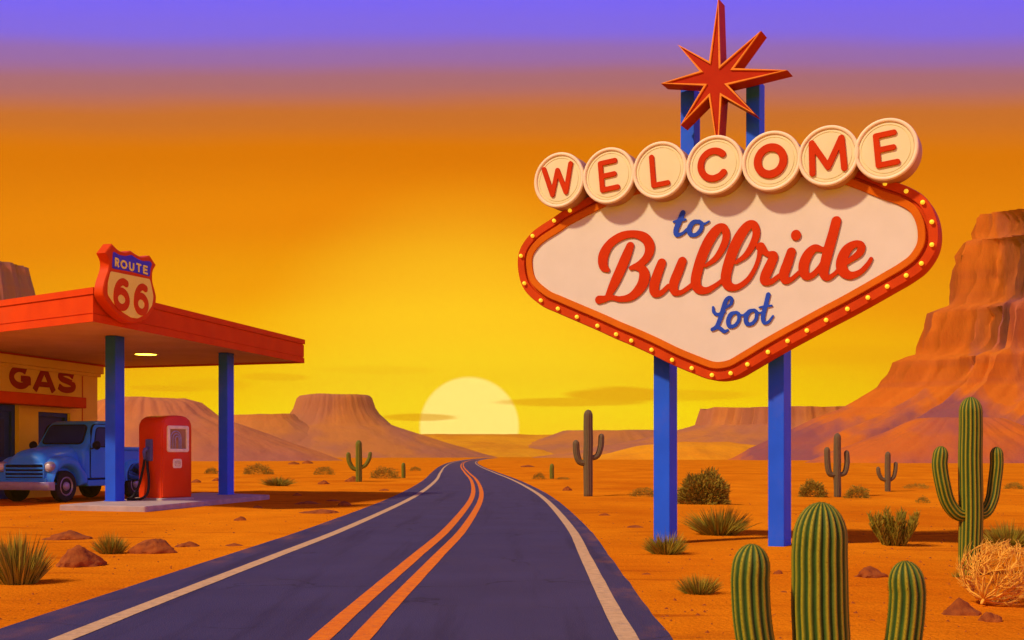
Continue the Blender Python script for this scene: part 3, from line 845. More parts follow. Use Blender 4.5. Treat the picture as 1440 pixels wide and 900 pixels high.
# sharper top corners, smooth flanks
dense = []
pts = [rsz(130 + x / 6.43, 330 + y / 6.43) for x, y in shz]
out_top = pts[:8]; flank = pts[7:] + [pts[0]]
dense = [tuple(p) for p in spline(out_top[:4], 4)][:-1] + [tuple(p) for p in spline(out_top[3:7], 4)][:-1] + [out_top[6]] + [tuple(p) for p in spline(flank[:-1], 4)] 
dense = ccw(dense)
mb = MB(); mb.prism(dense, [(-.14, .02), (-.12, 0), (.08, 0), (.10, .02)], rmap)
mb.build('shield', M['red'], shd, smooth=True, sharp=30)
blz = [(188, 150), (245, 185), (300, 195), (352, 182), (400, 215), (455, 240), (520, 240), (540, 262), (525, 305), (519, 380), (350, 335), (178, 305), (182, 225)]
crz = [(165, 330), (350, 368), (520, 402), (535, 470), (552, 560), (540, 640), (490, 715), (410, 758), (350, 750), (270, 700), (190, 620), (140, 545), (140, 440)]
for nm, zz, m in (('blue_field', blz, 'shield_blue'), ('cream_field', crz, 'shield_cream')):
    pl = ccw(rounded([rsz(130 + x / 6.43, 330 + y / 6.43, .105) for x, y in zz], .05, 3))
    mb = MB(); mb.prism(pl, [(.08, 0), (.106, 0), (.112, .01)], rmap); mb.build(nm, M[m], shd)
def shield_letters(items, hwk, m, depth):
    for ch, cx, cy, hx, hy in items:
        st = []
        c = rsz(130 + cx / 6.43, 330 + cy / 6.43, .115); l = rsz(130 + (cx - hx) / 6.43, 330 + (cy - hx * .21) / 6.43, .115); t = rsz(130 + cx / 6.43, 330 + (cy - hy) / 6.43, .115)
        sx, sy = abs(c[0] - l[0]), abs(t[1] - c[1])
        for pts_, fl, cl in glyph(ch, hwk): st.append(([(c[0] + x * sx, c[1] + y * sy, h * (sx * .35 + sy * .65)) for x, y, h in pts_], fl, cl))
        o = lettering('digit' if ch == '6' else 'letter', st, .004, RS, FD, SZ, FN, depth, .004, m, shd); o.location = FN * .112
shield_letters([('R', 222, 250, 26, 40), ('O', 283, 270, 30, 38), ('U', 353, 290, 30, 38), ('T', 418, 300, 30, 38), ('E', 478, 318, 30, 38)], .2, M['shield_cream'], .012)
shield_letters([('6', 262, 530, 105, 135), ('6', 440, 575, 95, 132)], .21, M['red'], .016)
for s in (-.45, .45):
    mb = MB(); mb.box(rmap(s, .0, -.15), .08, .06, 1.1, FA); mb.build('bracket', M['dark'], shd)

# petrol pump
PF = V((.54, .84, 0)).normalized(); PN = V((PF.y, -PF.x, 0)); PC = V((-8.64, 28.1, 0))
PW = .95
PO = PC + PF * PW / 2 - PN * PW / 2
pump = empty('fuel_pump', (PO.x, PO.y, .125), 'old red fuel pump with cream dial window and black hose under the canopy', 'fuel pump')
def pmap(s, z, w): return PO + PF * s + SZ * (z + .125) + PN * w
PHT = 2.12; h = PW / 2
def front_outline(ins=0, base=.06):
    a = h - ins; t = PHT - ins
    pts = [(-a, base), (a, base)]
    crn = [(a, t - .32), (a - .015, t - .2), (a - .07, t - .1), (a - .17, t - .035), (a - .30, t - .008), (0, t), (-a + .30, t - .008), (-a + .17, t - .035), (-a + .07, t - .1), (-a + .015, t - .2), (-a, t - .32)]
    return pts + crn
mb = MB()
mb.prism(front_outline(), [(-h, .10), (-h + .02, .055), (-h + .07, .02), (-h + .13, 0), (h - .05, 0), (h - .035, .006), (h - .03, .02), (h, .024), (h + .008, .04)], pmap)
mb.build('body', M['pump_red'], pump, smooth=True, sharp=32)
mb = MB(); mb.prism(rounded([(-h - .05, -h - .05), (h + .05, -h - .05), (h + .05, h + .05), (-h - .05, h + .05)], .06), [(0.001, 0), (.045, 0), (.058, .02)], lambda a, b, w: pmap(a, w, b)); mb.build('plinth', M['concrete'], pump)
def ring(mb, outer, inner_off, w0, w1, fn):
    mb.prism(outer, [(w0, 0), (w1 - .01, 0), (w1, .012), (w1, inner_off - .012), (w1 - .012, inner_off), (w0, inner_off)], fn, cap0=False, cap1=False)
wo = rounded([(-.34, 1.20), (.34, 1.20), (.34, 1.86), (-.34, 1.86)], .07)
mb = MB(); ring(mb, wo, .085, h, h + .05, pmap); wf = mb.build('dial_frame', M['pump_cream'], pump, smooth=True, sharp=35)
mb = MB(); mb.prism(offset(wo, -.07), [(h + .009, 0), (h + .014, 0)], pmap); dl = mb.build('dial_face', M['dial'], wf)
for i, (r0, xo) in enumerate(((.17, -.07), (.115, -.05), (.06, -.03))):
    arcp = [(xo - r0, 1.29)] + [(xo + r0 * cos(radians(180 - a)), 1.52 + r0 * 1.2 * sin(radians(180 - a))) for a in range(0, 181, 15)] + [(xo + r0, 1.29)]
    mb = MB(); mb.tube([pmap(a, b, h + .024) for a, b in arcp], .016, 8); mb.build('dial_tube', M['tube'], dl, smooth=True)
po = rounded([(-.15, .80), (.13, .80), (.13, 1.03), (-.15, 1.03)], .06)
mb = MB(); mb.prism(po, [(h, 0), (h + .018, 0), (h + .024, .01)], pmap); pt = mb.build('name_plate', M['pump_cream'], pump)
mb = MB()
mb.prism(rounded([(-.10, .85), (.08, .85), (.08, .98), (-.10, .98)], .05), [(h + .02, 0), (h + .03, 0), (h + .03, .012), (h + .02, .012)], pmap, cap0=False, cap1=False)
for a in (-.05, .0, .04): mb.tube([pmap(a - .018, .93, h + .026), pmap(a, .945, h + .027), pmap(a + .01, .915, h + .027), pmap(a - .01, .89, h + .026)], .006, 6)
mb.build('plate_marking', M['scribe'], pt)
# nozzle, holster and hose on the left side
def lmap(t, z, w): return pmap(-h - w, z, -t)     # t: 0 at front edge .. rearwards
def side(t, z, w): return PO - PF * (h + w) + PN * (h - t) + SZ * (z + .125)
mb = MB(); mb.prism(rounded([(.34, .98), (.56, .98), (.56, 1.52), (.34, 1.52)], .02), [(-.005, 0), (.05, 0), (.06, .012)], side); ho = mb.build('nozzle_holster', M['holster'], pump, smooth=True, sharp=30)
mb = MB(); mb.tube([side(.45, 1.30, .05), side(.47, 1.26, .13), side(.49, 1.20, .15), side(.49, 1.02, .13)], [.05, .055, .045, .03], 12); mb.build('nozzle', M['holster'], pump, smooth=True)
hp = [(.49, 1.04, .13), (.56, .80, .12), (.68, .40, .14), (.80, .12, .20), (.88, .045, .30), (.80, .03, .38), (.60, .032, .36), (.42, .06, .26), (.34, .20, .16), (.36, .50, .11), (.43, .80, .09), (.47, .98, .07)]
mb = MB(); mb.tube([side(*p) for p in spline(hp, 8)], .032, 10, up=(0, 0, 1)); mb.build('hose', M['black'], pump, smooth=True)

# ------------------------------------------------------------------ pickup truck
TA = radians(-107)                        # heading
TF, TL = V((cos(TA), sin(TA), 0)), V((-sin(TA), cos(TA), 0))     # forward, its left
TO = V((-11.95, 30.3, 0)) - TL * (-.74)     # centre of front axle: near wheel is on its left (road) side
TO = V((-11.95, 30.3, 0)) - TL * .74
truck = empty('pickup_truck', (TO.x, TO.y, 0), 'old rounded blue pickup truck parked in front of the yellow station', 'pickup truck')
def tmap(x, y, z): return TO + TF * x + TL * y + SZ * z
WR = .42
# cab: side outline (x, z), narrowing upwards
def cabdef(x, z, y):
    k = 1 - .13 * sm(1.25, 2.2, z) - .03 * sm(.9, .4, z)
    return tmap(x, y * k, z)
cab = ccw(rounded([(-.72, .52), (-.72, 1.42), (-.88, 1.55), (-1.28, 2.20), (-2.12, 2.22), (-2.26, 1.5), (-2.26, .52)], [.05, .12, .10, .26, .26, .2, .05], 6))
mb = MB(); mb.prism(cab, [(-.86, .10), (-.845, .05), (-.80, .015), (-.74, 0), (.74, 0), (.80, .015), (.845, .05), (.86, .10)], lambda a, b, w: cabdef(a, b, w)); mb.build('cab', M['truck'], truck, smooth=True, sharp=40)
# windscreen: follows the sloping cab front
def front_x(z): return -.90 - (z - 1.56) * (.37 / .62)
ws = rounded([(-.62, 1.60), (.62, 1.60), (.56, 2.04), (-.56, 2.04)], .09)
mb = MB(); mb.prism(ws, [(-.01, -.02), (.020, -.02), (.024, 0)], lambda a, b, w: tmap(front_x(b) + w * 1.2 + .045 - .02 * abs(a), a, b + w * .6)); mb.build('windscreen', M['glass'], truck)
ws2 = offset(ws, .055)
mb = MB(); mb.prism(ws2, [(-.01, 0), (.012, 0), (.018, .02)], lambda a, b, w: tmap(front_x(b) + w * 1.2 + .043 - .02 * abs(a), a, b + w * .6)); mb.build('windscreen_seal', M['dark'], truck)
for sd in (1, -1):
    def dmap(a, b, w, sd=sd):
        k = 1 - .13 * sm(1.25, 2.2, b) - .03 * sm(.9, .4, b)
        return tmap(a, sd * (.862 * k + w), b)
    do = ccw(rounded([(-.98, .62), (-.98, 1.48), (-1.22, 2.10), (-2.05, 2.10), (-2.10, 1.5), (-2.10, .62)], [.08, .15, .16, .16, .2, .12], 6))
    mb = MB(); mb.prism(offset(do, .022), [(-.05, 0), (.0, 0)], dmap); mb.build('door_gap', M['dark'], truck)
    mb = MB(); mb.prism(do, [(-.05, 0), (.012, 0), (.022, .02)], dmap); dor = mb.build('door', M['truck'], truck, smooth=True, sharp=30)
    wi = ccw(rounded([(-1.13, 1.50), (-1.32, 2.0), (-1.95, 2.0), (-1.98, 1.50)], [.08, .12, .12, .08], 6))
    mb = MB(); mb.prism(offset(wi, .03), [(-.03, 0), (.026, 0), (.03, .01)], dmap); mb.build('window_seal', M['dark'], dor)
    mb = MB(); mb.prism(wi, [(-.03, 0), (.032, 0), (.035, .01)], dmap); mb.build('side_window', M['glass'], dor)
    mb = MB(); mb.tube([dmap(-1.93, 1.28, .0), dmap(-1.93, 1.28, .06), dmap(-1.96, 1.28, .07), dmap(-2.06, 1.28, .065)], [.022, .022, .026, .02], 8); mb.build('door_handle', M['dark'], dor, smooth=True)
    mb = MB(); mb.tube([dmap(-1.0, 1.42, 0), dmap(-1.0, 1.46, .12), dmap(-1.0, 1.50, .20)], .018, 8)
    mc = dmap(-1.0, 1.52, .20)
    mb.lathe([(.06, -.10), (.105, -.06), (.125, 0), (.115, .02), (.10, .012), (.001, .008)], lambda x, y, hh: mc + TF * (-hh) + TL * x + SZ * y, 20)
    mb.build('mirror', M['black'], truck, smooth=True, sharp=40)
# hood: loft of superellipse sections
def loft(secs, n=28, fn=None):
    """secs: (x, halfwidth, z0, z1, exponent)"""
    b = MB(); rows = []
    for x, hw, z0, z1, e in secs:
        row = []
        for k in range(n + 1):
            th = pi * k / n
            c, s_ = cos(th), sin(th)
            row.append(b.vert(tmap(x, hw * math.copysign(abs(c) ** (2 / e), c), z0 + (z1 - z0) * abs(s_) ** (2 / e))))
        rows.append(row)
    for r0, r1 in zip(rows, rows[1:]):
        for k in range(n): b.face(r0[k], r0[k + 1], r1[k + 1], r1[k])
        b.face(r0[n], r0[0], r1[0], r1[n])
    b.face(*rows[0]); b.face(*reversed(rows[-1]))
    return b
loft([(.60, .50, .60, 1.08, 3), (.585, .60, .55, 1.18, 3.2), (.52, .655, .5, 1.29, 3.2), (.38, .68, .48, 1.385, 3), (.05, .70, .48, 1.45, 2.9), (-.40, .725, .48, 1.50, 2.9), (-.74, .745, .48, 1.535, 2.9)]).build('hood', M['truck'], truck, smooth=True, sharp=50)
mb = MB(); mb.prism(rounded([(-.70, .40), (.70, .40), (.70, .64), (-.70, .64)], .05), [(.50, 0), (.60, 0), (.615, .02)], lambda a, b, w: tmap(w, a, b)); mb.build('front_valance', M['truck'], truck, smooth=True, sharp=30)
# grille with blue bars over a dark opening
gr = rounded([(-.60, .64), (.60, .64), (.60, 1.0), (-.60, 1.0)], .05)
mb = MB(); mb.prism(gr, [(.50, 0), (.618, 0)], lambda a, b, w: tmap(w - .02 * abs(a), a, b)); go = mb.build('grille', M['dark'], truck)
for z in (.70, .80, .90):
    mb = MB(); mb.prism(rounded([(-.60, z - .026), (.60, z - .026), (.60, z + .026), (-.60, z + .026)], .02), [(.60, 0), (.645, 0), (.66, .015)], lambda a, b, w: tmap(w - .02 * abs(a), a, b)); mb.build('grille_bar', M['truck'], go, smooth=True, sharp=40)
mb = MB(); ring(mb, offset(gr, .04), .045, .58, .645, lambda a, b, w: tmap(w - .02 * abs(a), a, b)); mb.build('grille_surround', M['truck'], go, smooth=True, sharp=40)
# bumper
mb = MB(); bp_ = [(.60, -.93, .44), (.72, -.86, .44), (.78, -.6, .44), (.80, 0, .44), (.78, .6, .44), (.72, .86, .44), (.60, .93, .44)]
sp = spline(bp_, 6); rows = []
for x, y, z in sp:
    rows.append([mb.vert(tmap(x + a, y, z + b)) for a, b in ((-.04, -.11), (.02, -.105), (.045, -.06), (.045, .06), (.02, .105), (-.04, .11))])
for q0, q1 in zip(rows, rows[1:]):
    for k in range(6): j = (k + 1) % 6; mb.face(q0[k], q0[j], q1[j], q1[k])
mb.face(*rows[0]); mb.face(*reversed(rows[-1]))
mb.build('bumper', M['chrome'], truck, smooth=True, sharp=50)
def fender(x, top, nose, tail, low, sd, name):
    """rounded wing round a wheel at x; outline in (x, z) with the arch cut out"""
    ou = [tuple(p) for p in spline([(x + nose, low), (x + nose + .02, low + .25), (x + nose - .06, top - .22), (x + nose - .26, top - .04), (x, top), (x - .35, top - .06), (x - .56, top - .25), (x - tail + .05, low + .28), (x - tail, low)], 5)]
    ra = WR + .10
    a0 = math.asin(max(-1, min(1, (low - WR) / ra)))
    ar = [(x - ra * cos(t), WR + ra * sin(t)) for t in [a0 + (pi - 2 * a0) * i / 18 for i in range(19)]]
    o = ccw(ou + ar)
    b = MB()
    b.prism(o, [(.45, 0), (.76, 0), (.83, .012), (.885, .04), (.92, .085), (.925, .10)], lambda p, q, w: tmap(p, sd * w, q))
    return b.build(name, M['truck'], truck, smooth=True, sharp=45)
for sd in (1, -1):
    fender(0, 1.22, .56, .86, .42, sd, 'front_wing')
    fender(-3.05, 1.12, .62, .66, .46, sd, 'rear_wing')
    # headlight
    hc = tmap(.565, sd * .74, .94)
    fnl = lambda x, y, hh: hc + TF * hh + TL * x + SZ * y
    mb = MB(); mb.lathe([(.13, -.20), (.145, -.04), (.135, .03), (.115, .045), (.105, .03)], fnl, 28); hl = mb.build('headlight', M['chrome'], truck, smooth=True, sharp=50)
    mb = MB(); mb.lathe([(.104, .025), (.08, .05), (.04, .065), (.001, .07)], fnl, 28); mb.build('headlight_lens', M['lens'], hl, smooth=True)
    # running board
    mb = MB(); mb.prism(rounded([(-2.42, .40), (-.80, .40), (-.80, .56), (-2.42, .56)], .04), [(.6, 0), (.90, 0), (.92, .02)], lambda p, q, w, sd=sd: tmap(p, sd * w, q)); mb.build('running_board', M['truck'], truck, smooth=True, sharp=40)
    for x in (0, -3.05):
        wc = tmap(x, sd * .74, WR)
        fw = lambda a, b, hh, sd=sd: wc + TF * a + SZ * b + TL * (sd * hh)
        mb = MB(); mb.lathe([(.25, -.11), (.36, -.12), (.405, -.10), (.42, -.06), (.42, .06), (.405, .10), (.37, .12), (.30, .125), (.255, .105), (.25, .09)], fw, 40); ty = mb.build('wheel', M['rubber'], truck, smooth=True, sharp=35)
        mb = MB(); mb.lathe([(.25, .0), (.255, .108), (.235, .118), (.215, .09), (.17, .075), (.125, .085), (.11, .10), (.001, .10)], fw, 40); mb.build('rim', M['chrome'], ty, smooth=True, sharp=35)
        mb = MB(); mb.lathe([(.11, .10), (.105, .125), (.075, .145), (.03, .152), (.001, .153)], fw, 28); mb.build('hub_cap', M['chrome'], ty, smooth=True, sharp=50)
# bed
bd = rounded([(-4.15, .55), (-2.32, .55), (-2.32, 1.42), (-4.15, 1.42)], .04, 3)
mb = MB()
for sd in (1, -1): mb.prism(bd, [(.70, 0), (.76, 0), (.77, .01)], lambda p, q, w, sd=sd: tmap(p, sd * w, q))
mb.box(tmap(-2.345, 0, .98), .05, 1.40, .86, TA); mb.box(tmap(-4.125, 0, .98), .05, 1.40, .86, TA); mb.box(tmap(-3.235, 0, .62), 1.7, 1.38, .06, TA)
be = mb.build('cargo_bed', M['truck'], truck)
for sd in (1, -1):
    mb = MB(); mb.tube([tmap(-2.31, sd * .775, 1.43), tmap(-4.16, sd * .775, 1.43)], .055, 12); mb.build('bed_rail', M['truck'], be, smooth=True, sharp=50)
mb = MB(); mb.box(tmap(-1.7, 0, .46), 4.4, 1.1, .14, TA); mb.build('chassis', M['dark'], truck)

# ------------------------------------------------------------------ cacti
def tip_rows(pts, r, n=6, k=1.25):
    """close a stem with a rounded tip; returns points and radii"""
    pts = [V(p) for p in pts]
    t = (pts[-1] - pts[-2]).normalized()
    P_, R_ = list(pts), [r] * len(pts)
    for i in range(1, n + 1):
        a = pi / 2 * i / n
        P_.append(pts[-1] + t * (r * k * sin(a))); R_.append(max(r * cos(a), r * .02))
    return P_, R_

def add_spines(mb, pts, rad, ribs, sides, rnd, gap):
    """small spine clusters along the rib crests (every sides/ribs-th vertex of each ring)"""
    nv = len(rad); per = sides // ribs
    for i in range(nv - 1):
        L_ = (V(pts[i + 1]) - V(pts[i])).length
        m = max(1, int(L_ / gap)) if rad[i] > .4 * rad[0] else 1
        for q in range(ribs):
            a, b = V(mb.v[i * sides + q * per]), V(mb.v[(i + 1) * sides + q * per])
            for k in range(m):
                p = a.lerp(b, (k + rnd.uniform(.3, .7)) / m)
                n = (p - V(pts[i]).lerp(V(pts[i + 1]), (k + .5) / m)).normalized()
                for _ in range(3):
                    d = (n + V((rnd.uniform(-.9, .9), rnd.uniform(-.9, .9), rnd.uniform(-.9, .9)))).normalized()
                    sdv = d.cross(V((.3, .5, .8))).normalized() * .0011
                    t = p + d * rnd.uniform(.006, .011)
                    mb.face(mb.vert(p - sdv, 1.6), mb.vert(p + sdv, 1.6), mb.vert(t, 1.6))

def cactus(base, D, top, arms, label, cx, hw, ribs=18, group='saguaro cacti on the desert floor', lean=0.0, name='saguaro_cactus', skin='cactus', spines=0):
    zb = ground_z((cx - 720) / F * D, D)
    root = empty(name, ((cx - 720) / F * D, D, zb), label, 'cactus', group)
    s = D / F; sides = ribs * 8 if hw * 1.4 > 12 else ribs * 4
    r = hw * s
    ztop = P(cx, top, D).z
    n = 16
    b0 = V((root.location.x, D, zb - .06)); b1 = V((root.location.x + lean, D, ztop - r * 1.35))
    pts = [b0.lerp(b1, i / n) + V((noise.noise(V((cx, i * .22, 1))) * r * .12, 0, 0)) for i in range(n + 1)]
    pr, rr = tip_rows(pts, r, 9, 1.35)
    for i in range(len(pts)):
        t = i / n
        if i <= n: rr[i] = r * (.93 + .07 * sin(pi * .5 * min(1, t * 1.6)) - .05 * t ** 3) * (1 + .015 * noise.noise(V((cx * .1, t * 5, 3))))
    kf = rr[n] / r
    for i in range(n + 1, len(rr)): rr[i] *= kf
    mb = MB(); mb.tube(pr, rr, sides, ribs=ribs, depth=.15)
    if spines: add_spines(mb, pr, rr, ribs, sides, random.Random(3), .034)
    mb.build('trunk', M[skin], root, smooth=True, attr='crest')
    for k, (path, ar, dy) in enumerate(arms):
        q = []
        for i, (x, y) in enumerate(path):
            p = P(x, y, D); p.y += dy * min(1, i / 3); q.append(p)
        q = [V(p) for p in spline([tuple(p) for p in q], 6)]
        ra = ar * s
        pp, r2 = tip_rows(q, ra, 7, 1.3)
        for i in range(len(q)): r2[i] = ra * (1.0 - .12 * (1 - i / len(q)) + .06 * sin(pi * i / len(q)))
        ribs_a = max(10, int(ribs * .72)); sd = ribs_a * (8 if ar > 6 else 4)
        mb = MB(); mb.tube(pp, r2, sd, ribs=ribs_a, depth=.15, up=(0, 1, 0))
        if spines: add_spines(mb, pp, r2, ribs_a, sd, random.Random(4 + k), .034)
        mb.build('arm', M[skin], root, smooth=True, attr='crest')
    return root

cactus(997, 5.6, 706, [([(1150, 985), (1112, 978), (1080, 952), (1063, 915), (1055, 870), (1052, 820), (1053, 798)], 26.5, -.05),
                       ([(1157, 985), (1203, 979), (1248, 957), (1270, 925), (1278, 880), (1281, 840), (1280, 823)], 25.5, .05)],
       'large foreground cactus cut by the lower frame, thick trunk between two arms', 1153.5, 40, 20, spines=1)
cactus(815, 11.6, 558, [([(1362, 724), (1345, 722), (1331, 705), (1323, 680), (1319, 655), (1320, 641)], 10.5, -.05),
                        ([(1368, 724), (1386, 721), (1397, 703), (1402, 680), (1405, 655), (1405, 640)], 9, .06)],
       'tall green two armed saguaro standing behind the tumbleweed', 1365, 16.5, 16, spines=1)
cactus(698, 34.5, 576, [([(825, 652), (815, 649), (811, 638), (810, 625)], 4.9, 0), ([(829, 645), (840, 641), (845, 628), (846, 615)], 4.2, .1)],
       'tall dull saguaro beside the road between asphalt and the left sign post', 827, 6.8, 12, skin='cactus_dull')
cactus(698, 34.5, 609, [([(1175, 668), (1167, 666), (1164, 654), (1163, 634)], 4.2, 0), ([(1179, 668), (1188, 665), (1192, 652), (1192, 638)], 3.8, .1)],
       'dull two armed saguaro between two round bushes right of the right sign post', 1177.5, 5.4, 12, skin='cactus_dull')
cactus(691, 39.2, 635, [([(1248, 676), (1240, 673), (1236, 666), (1235, 660)], 2.9, 0), ([(1250, 676), (1257, 671), (1260, 661), (1261, 653)], 2.8, .1)],
       'smallest far saguaro standing behind the spiky bush, its slim arms raised', 1248.5, 4.2, 12, skin='cactus_dull')
cactus(677, 54, 619, [([(503, 661), (496, 658), (491, 649), (490, 640)], 3.2, 0), ([(507, 658), (514, 654), (519, 645), (520, 639)], 2.9, .1)],
       'green two armed saguaro on the open sand left of the road', 504.7, 4.7, 12)
cactus(672, 62, 650.5, [], 'short armless column cactus close to the left road edge', 567.4, 3.0, 10, 'small armless column cacti', name='column_cactus')
cactus(673.5, 60, 652, [], 'short armless column cactus beside a small bush right of the road', 776, 3.2, 10, 'small armless column cacti', name='column_cactus')

# ------------------------------------------------------------------ shrubs and grass
def plant(name, label, cat, px, yb, w, hh, kind, group, n=None, depth=.8):
    rnd = random.Random(int(px * 31 + yb))
    g = G(px, yb); D = g.y; s = D / F
    a, b_, hz = w / 2 * s, w / 2 * s * depth, hh * s
    z0 = ground_z(g.x, g.y) - .02
    base = V((g.x, g.y + b_ * .5, z0))
    mb = MB()
    def blade(p, d, L, wd, bend, c, segs=3):
        d = d.normalized()
        sidev = d.cross(V((rnd.uniform(-1, 1), rnd.uniform(-1, 1), rnd.uniform(-.3, .3)))).normalized()
        prev = None
        for i in range(segs + 1):
            t = i / segs
            q = p + d * (L * t) + bend * (t * t)
            ww = wd * (1 - .92 * t ** 1.5)
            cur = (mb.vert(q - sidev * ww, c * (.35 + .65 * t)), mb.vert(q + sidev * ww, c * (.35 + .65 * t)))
            if prev: mb.face(prev[0], prev[1], cur[1], cur[0])
            prev = cur
    if kind == 'dome':
        n = int((n or 900) * 2.4)
        lob = [(rnd.uniform(-.5, .5), rnd.uniform(-.4, .4), rnd.uniform(.55, .9)) for _ in range(5)] + [(0, 0, 1)]
        for i in range(n):
            th = rnd.uniform(0, 2 * pi); el = math.asin(rnd.uniform(0, 1)); r = rnd.uniform(.25, 1) ** .45
            d = V((cos(th) * cos(el), sin(th) * cos(el), sin(el)))
            lump = 1 + .22 * noise.noise(V((d.x * 2.2, d.y * 2.2 + px, d.z * 2.2))) + .10 * noise.noise(V((d.x * 6, d.y * 6 + px, d.z * 6)))
            p = base + V((d.x * a * .95 * r * lump, d.y * b_ * .95 * r * lump, max(0, d.z) * hz * .90 * r * lump))
            dd = V((d.x + rnd.uniform(-.6, .6), d.y + rnd.uniform(-.6, .6), d.z + rnd.uniform(0, .8)))
            L = hz * rnd.uniform(.06, .15)
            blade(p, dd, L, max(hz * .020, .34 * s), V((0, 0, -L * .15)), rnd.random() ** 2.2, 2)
    elif kind == 'tuft':
        n = int((n or 420) * 1.5)
        for i in range(n):
            th = rnd.uniform(0, 2 * pi); rad = rnd.random() ** .6
            lump = 1 + .35 * noise.noise(V((cos(th) * 1.6 + px, sin(th) * 1.6, rad * 2)))
            p = base + V((cos(th) * a * .50 * rad, sin(th) * b_ * .50 * rad, 0))
            el = radians(90 - 62 * rad * rnd.uniform(.7, 1.1))
            reach = sqrt((cos(el) * a * .95) ** 2 + (sin(el) * hz) ** 2) * lump * rnd.uniform(.55, 1.06)
            d = V((cos(th) * cos(el) * a / max(a, hz), sin(th) * cos(el) * b_ / max(a, hz), sin(el) * max(hz / a, .75)))
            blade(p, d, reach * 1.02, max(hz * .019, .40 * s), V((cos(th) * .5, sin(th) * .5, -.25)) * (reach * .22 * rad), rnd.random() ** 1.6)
    else:   # spiky: several upright fans of fine spines
        stems = [(rnd.uniform(-.72, .72), rnd.uniform(-.6, .6)) for _ in range(44)] + [(-.55, -.3), (-.3, -.4), (-.1, -.2), (.15, -.3)]
        for sx_, sy_ in stems:
            hh_ = hz * rnd.uniform(.62, 1.0) * (1 - .28 * abs(sx_))
            p0 = base + V((sx_ * a * .45, sy_ * b_ * .45, 0)); d0 = V((sx_ * a * .62, sy_ * b_ * .62, hh_ * .85))
            for k in range(80):
                t = rnd.uniform(.02, 1); q = p0 + d0 * t
                th = rnd.uniform(0, 2 * pi)
                dd = V((cos(th) * .75, sin(th) * .75, 1.0)) + d0.normalized() * .5
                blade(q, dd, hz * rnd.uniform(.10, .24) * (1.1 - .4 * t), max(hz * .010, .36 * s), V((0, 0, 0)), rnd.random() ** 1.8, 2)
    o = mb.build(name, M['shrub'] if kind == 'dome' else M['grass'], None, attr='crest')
    return tag(o, label, cat, group)

SH, GT = 'low desert bushes', 'desert grass tufts'
for a in [
    ('grass_tuft', 'big grass clump cut by the left frame edge', 'grass', 18, 822, 92, 74, 'tuft', GT, 520),
    ('grass_tuft', 'small pale green tuft between the two large brown rocks at left', 'grass', 152, 778, 50, 31, 'tuft', GT, 420),
    ('desert_bush', 'small dark bush seen between the pump and the far blue column', 'bush', 296, 666, 19, 11, 'dome', SH, 350),
    ('desert_bush', 'wide dark bush just right of the far blue column', 'bush', 361, 667, 46, 17, 'dome', SH, 800),
    ('grass_tuft', 'bushy tuft in front of the wide bush beside the far blue column', 'grass', 389, 683, 40, 15, 'tuft', GT, 420),
    ('desert_bush', 'small round bush left of the green saguaro', 'bush', 455, 667, 32, 13, 'dome', SH, 500),
    ('desert_bush', 'brownish mound bush right of the green saguaro', 'bush', 540, 673, 46, 18, 'dome', SH, 700),
    ('desert_bush', 'tiny far bush right of the column cactus by the left road edge', 'bush', 584, 662, 17, 7, 'dome', SH, 250),
    ('desert_bush', 'small far bush left of the column cactus across the road', 'bush', 758, 674, 20, 11, 'dome', SH, 300),
    ('desert_bush', 'low flat far bush touching the column cactus right of the road', 'bush', 792, 674, 22, 5, 'dome', SH, 250),
    ('desert_bush', 'low dark bush partly behind the left sign post', 'bush', 908, 699, 46, 15, 'dome', SH, 700),
    ('desert_bush', 'large dark rounded bush standing between the two sign posts', 'bush', 993, 710, 80, 50, 'dome', SH, 2200),
    ('grass_tuft', 'yellow green tufted shrub in front of the big rounded bush', 'grass', 1014, 753, 80, 42, 'tuft', GT, 620),
    ('grass_tuft', 'yellow grass tuft hiding the foot of the left sign post', 'grass', 938, 780, 60, 33, 'tuft', GT, 520),
    ('grass_tuft', 'small spiky tuft alone on the sand left of the foreground cactus', 'grass', 984, 836, 58, 33, 'tuft', GT, 420),
    ('desert_bush', 'round olive bush left of the dull far saguaro', 'bush', 1145, 699, 42, 27, 'dome', SH, 900),
    ('desert_bush', 'rounded pale bush between the two far right saguaros', 'bush', 1208, 700, 38, 21, 'dome', SH, 700),
    ('spiky_bush', 'dense spiky double bush left of the tall green saguaro', 'bush', 1264, 770, 86, 68, 'spiky', SH),
    ('desert_bush', 'tiny bush on the sand left of the tall green saguaro', 'bush', 1299, 706, 22, 12, 'dome', SH, 300),
    ('desert_bush', 'faint low far bush behind the tall green saguaro', 'bush', 1292, 687, 44, 9, 'dome', SH, 450),
    ('desert_bush', 'small far bush near the right frame edge', 'bush', 1428, 688, 30, 12, 'dome', SH, 450),
    ('grass_tuft', 'olive shrub behind the tumbleweed at the right frame edge', 'grass', 1424, 768, 66, 36, 'tuft', GT, 600),
    ('grass_tuft', 'thin dry sprigs at the foot of the tall green saguaro', 'grass', 1351, 817, 24, 16, 'tuft', GT, 70),
]:
    plant(*a)

